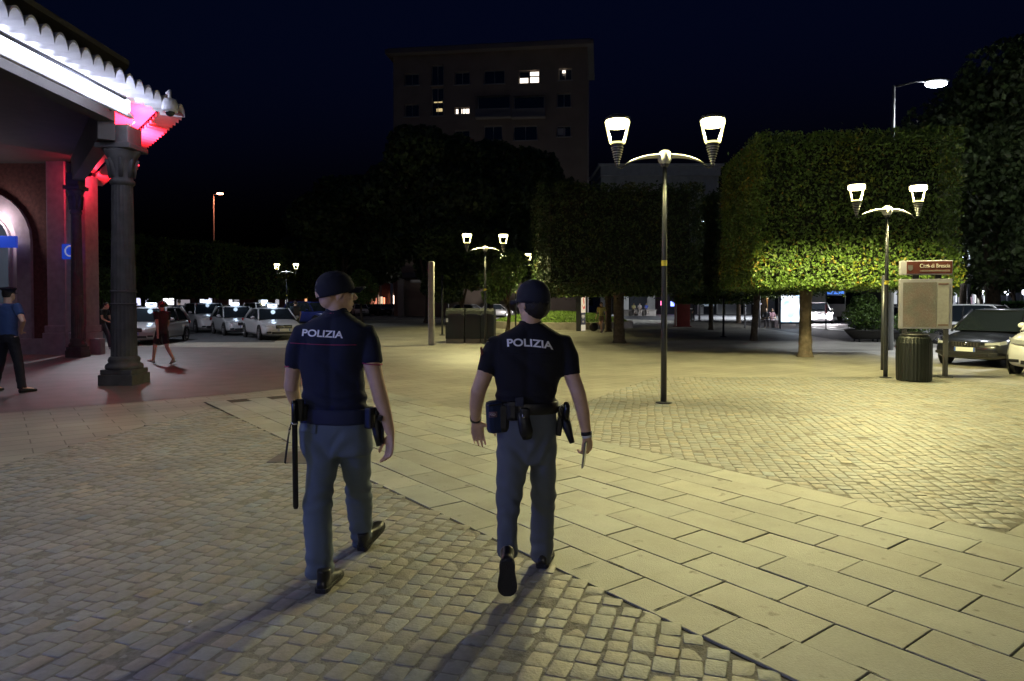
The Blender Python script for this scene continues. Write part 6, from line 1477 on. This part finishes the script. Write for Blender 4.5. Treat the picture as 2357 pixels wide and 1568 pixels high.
    for y in (f0 + .82, L / 2 - .82):
        for s in (-1, 1):
            Tm = Matrix.Translation((s * (w - .105), y, wr)) @ Matrix.Rotation(R(90) * s, 4, 'Y')
            ar = MB().lathe([(wr + .07, .088), (wr + .07, .116), (wr + .03, .118), (wr + .03, .088)], n=24, M=Tm); ar.build('wheel_arch', M_black, root)
            tl_ = MB().lathe([(wr * .60, .0), (wr, .0), (wr, .10), (wr * .93, .125), (wr * .62, .127), (wr * .60, .11)], n=28, M=Tm).build('wheel', M_rubber, root, smooth=False)
            rm = MB().lathe([(wr * .60, .10), (wr * .62, .118), (wr * .56, .118), (wr * .52, .09), (.02, .09)], n=24, M=Tm)
            for k in range(5):
                a = k * 1.2566; rm.box((wr * .3 * math.cos(a), wr * .3 * math.sin(a), .108), (wr * .62, .05, .014), Tm, rz=a)
            rm.lathe([(.06, .1), (.06, .125), (.01, .128)], n=12, M=Tm); rm.build('rim', M_rim, tl_)
    zl = hood - .13
    hm_ = mat('headlight_glass', (.6, .62, .65), .1, metal=.3) if not lights else mat('headlight_on', (1, 1, 1), .3, emit=(1, .88, .92), estr=lights)
    for s in (-1, 1):
        hl_ = MB().loft([[(s * w * a, f0 + b, zl + c + d * k) for d, k in ((1, .045), (1, -.045))] + [(s * w * (a - .005), f0 + b + .05, zl + c - .045), (s * w * (a - .005), f0 + b + .05, zl + c + .045)] for a, b, c in ((.50, .045, -.02), (.68, .07, -.005), (.83, .135, .015), (.92, .30, .05))])
        hl_.build('headlight', hm_, root, smooth=False)
        MB().box((s * w * .72, f0 + .045, .36), (.20, .06, .07)).build('fog_light', M_black, root, bevel=.01)
        MB().box((s * w * .80, L / 2 - .10, tail - .17), (.26, .10, .13)).build('tail_light', mat('tail_light_red', (.35, .01, .01), .2), root, bevel=.02)
        for y_, ln in ((ws_b + 1.1, .12), (bp_ + .55, .12)): MB().box((s * (w + .008), y_, belt - .12), (.02, ln, .025)).build('door_handle', paint, root)
    gr = MB().box((0, f0 + .035, zl - .015), (w * .78, .05, .12 if grille != 'wide' else .16)).build('grille', M_black, root, bevel=.015)
    if grille == 'slats':
        for k in range(9): MB().box((-w * .32 + k * w * .08, f0 + .005, zl - .015), (.012, .012, .10)).build('grille_bar', M_chrome, gr)
    else: MB().box((0, f0 + .003, zl - .015), (w * .66, .012, .02)).build('grille_bar', M_chrome, gr)
    MB().ell((0, f0 - .002, zl + .0), (.045, .015, .045)).build('badge', M_chrome, gr, smooth=True)
    MB().box((0, f0 + .02, .33), (w * 1.15, .05, .09)).build('lower_grille', M_black, root, bevel=.01)
    if plate:
        pt = MB().box((0, f0 - .018, .46), (.50, .02, .11)).build('number_plate', mat('plate_white', (.62, .62, .6), .5), root)
        for s in (-1, 1): MB().box((s * .23, f0 - .030, .46), (.038, .004, .105)).build('plate_band', mat('plate_blue', (.02, .08, .4), .5), pt)
    if taxi:
        ts = MB().box((0, ws_t + .25, zr + .085), (.42, .13, .15)).build('taxi_sign', mat('taxi_sign_lit', (1, 1, 1), .4, emit=(.7, .82, 1), estr=1.3), root, bevel=.03)
        text_part('lettering', 'TAXI', .10, Matrix.Translation((0, ws_t + .183, zr + .085)) @ UP, mat('taxi_letter_dark', (.1, .12, .3), .5), ts, .01, .001)
        light('sign_glow', (0, ws_t - .12, zr + .12), (.6, .78, 1), 2.5, root, .1).data.specular_factor = .05
    return root
SILV = (.42, .42, .44); WHT = (.62, .62, .62); BLK = (.008, .009, .013)
TG = 'white taxis waiting beside the square'
def at(px, Y): return (XP(px, Y), Y, 0)
car('white taxi suv with two lit roof signs, leftmost of the clear taxis', at(474, 39.5), R(38), SILV, 'suv', True, 4.5, 1.84, 1.66, TG, grille='wide')
car('small silver taxi with a bluish roof sign between the suv and the sedan', at(541, 35.8), R(36), (.36, .37, .39), 'hatch', True, 3.9, 1.7, 1.5, TG, grille='wide')
car('silver sedan taxi with wide grille and blue white roof sign, nearest the policeman', at(624, 32.0), R(33), SILV, 'sedan', True, 4.6, 1.8, 1.44, TG, grille='wide')
car('taxi half hidden by the near column, its roof sign glowing blue', at(352, 28.5), R(8), (.3, .3, .31), 'hatch', True, 4.3, 1.8, 1.5, TG, grille='wide')
car('white taxi behind the silver sedan, only its roof and sign showing', at(606, 47), R(40), WHT, 'suv', True, 4.4, 1.8, 1.68, TG, grille='wide')
car('dark blue van parked behind the person with the backpack', at(716, 50), R(60), (.02, .03, .16), 'suv', False, 4.4, 1.8, 1.75, 'cars parked far behind the taxis')
car('dark car beyond the small silver taxi', at(538, 56), R(60), (.03, .03, .035), 'hatch', False, group='cars parked far behind the taxis')
FG = 'row of cars parked far off between the policemen'
for px, Y, rz, c, k, lb in [(829, 84, 20, WHT, 'hatch', 'white car half hidden by the face of the left policeman'), (840, 88, 60, (.12, .02, .03), 'hatch', 'dark red car second in the far row'), (868, 86, 50, BLK, 'suv', 'black car in the middle of the far row'),
                            (886, 92, 30, WHT, 'hatch', 'white car right of the black one in the far row'), (903, 90, 60, (.2, .21, .22), 'sedan', 'grey silver car at the right end of the far row by the kiosk'),
                            (1082, 74, 70, (.1, .11, .12), 'hatch', 'grey car behind the waste containers beside the pale pier'), (1150, 76, 70, (.2, .2, .2), 'hatch', 'pale car behind the small bright green tree')]:
    car(lb, at(px, Y), R(rz), c, k, group=FG)
# right side
RG = 'cars parked along the road at the right'
car('dark city car with slatted grille and clear headlights, beside the map board', (13.55, 18.75, 0), R(-60), (.006, .007, .013), 'hatch', L=4.1, Wd=1.8, H=1.52, group=RG)
car('white suv cut off by the right edge in front of the dark city car', (13.52, 16.12, 0), R(-55), (.7, .7, .7), 'suv', L=4.4, Wd=1.86, H=1.63, group=RG, grille='wide')
car('white car behind the dark city car at the right edge', (XP(2310, 26) , 27, 0), R(38), (.7, .7, .7), 'hatch', L=4.3, Wd=1.8, H=1.62, group=RG, grille='wide')
car('black car partly hidden behind the right side of the map board', (XP(2196, 31), 31.5, 0), R(15), BLK, 'hatch', L=4.1, H=1.55, group=RG, grille='wide')
car('silver car seen between the lamp pole and the map board', (XP(2075, 37), 38, 0), R(62), SILV, 'sedan', L=4.3, group=RG, grille='wide')
cw = car('white car coming with dazzling headlights beside the large tree trunk', (XP(1893, 54), 55, 0), R(-14), (.6, .6, .6), 'suv', L=4.4, H=1.7, group='cars on the road behind the trees', lights=40, grille='wide', name='moving_car')
for s in (-.6, .6): 
    l = light('headlight_beam', (s, -2.5, .75), (1, .92, .95), 260, cw, .12)
car('small dark car far down the road right of the dazzling headlights', at(1955, 84), R(-10), BLK, 'hatch', group='cars on the road behind the trees')
car('dark car with white lights under the dark trees at the right', at(2275, 66), R(70), (.03, .03, .05), 'hatch', group='cars on the road behind the trees')
# pale bus or van behind the white car
vn = thing('delivery_van', 'pale tall van with a blue roof band behind the large tree trunk', 'van', at(1888, 64), R(4))
MB().loft([[(s * 1.0, y, z) for s, z in ((-1, .4), (1, .4), (1, 2.2), (.94, 2.75), (-.94, 2.75), (-1, 2.2))] for y in (-2.6, 2.6)]).build('body', M_white, vn, bevel=.08)
MB().box((0, -2.63, 1.9), (1.7, .04, .75)).build('windscreen', M_glassd, vn, bevel=.01)
MB().box((0, -2.64, 2.55), (1.5, .04, .25)).build('roof_band', mat('blue_band', (.05, .15, .6), .4, emit=(.1, .3, 1), estr=.5), vn)
for s in (-1, 1):
    for y in (-1.7, 1.7): MB().lathe([(.2, -.1), (.36, -.1), (.36, .1), (.2, .1)], n=20, M=Matrix.Translation((s * .95, y, .37)) @ Matrix.Rotation(R(90), 4, 'Y')).build('wheel', M_rubber, vn)
    MB().box((s * .75, -2.62, .8), (.3, .06, .18)).build('headlight', mat('headlight_glass'), vn, bevel=.02)
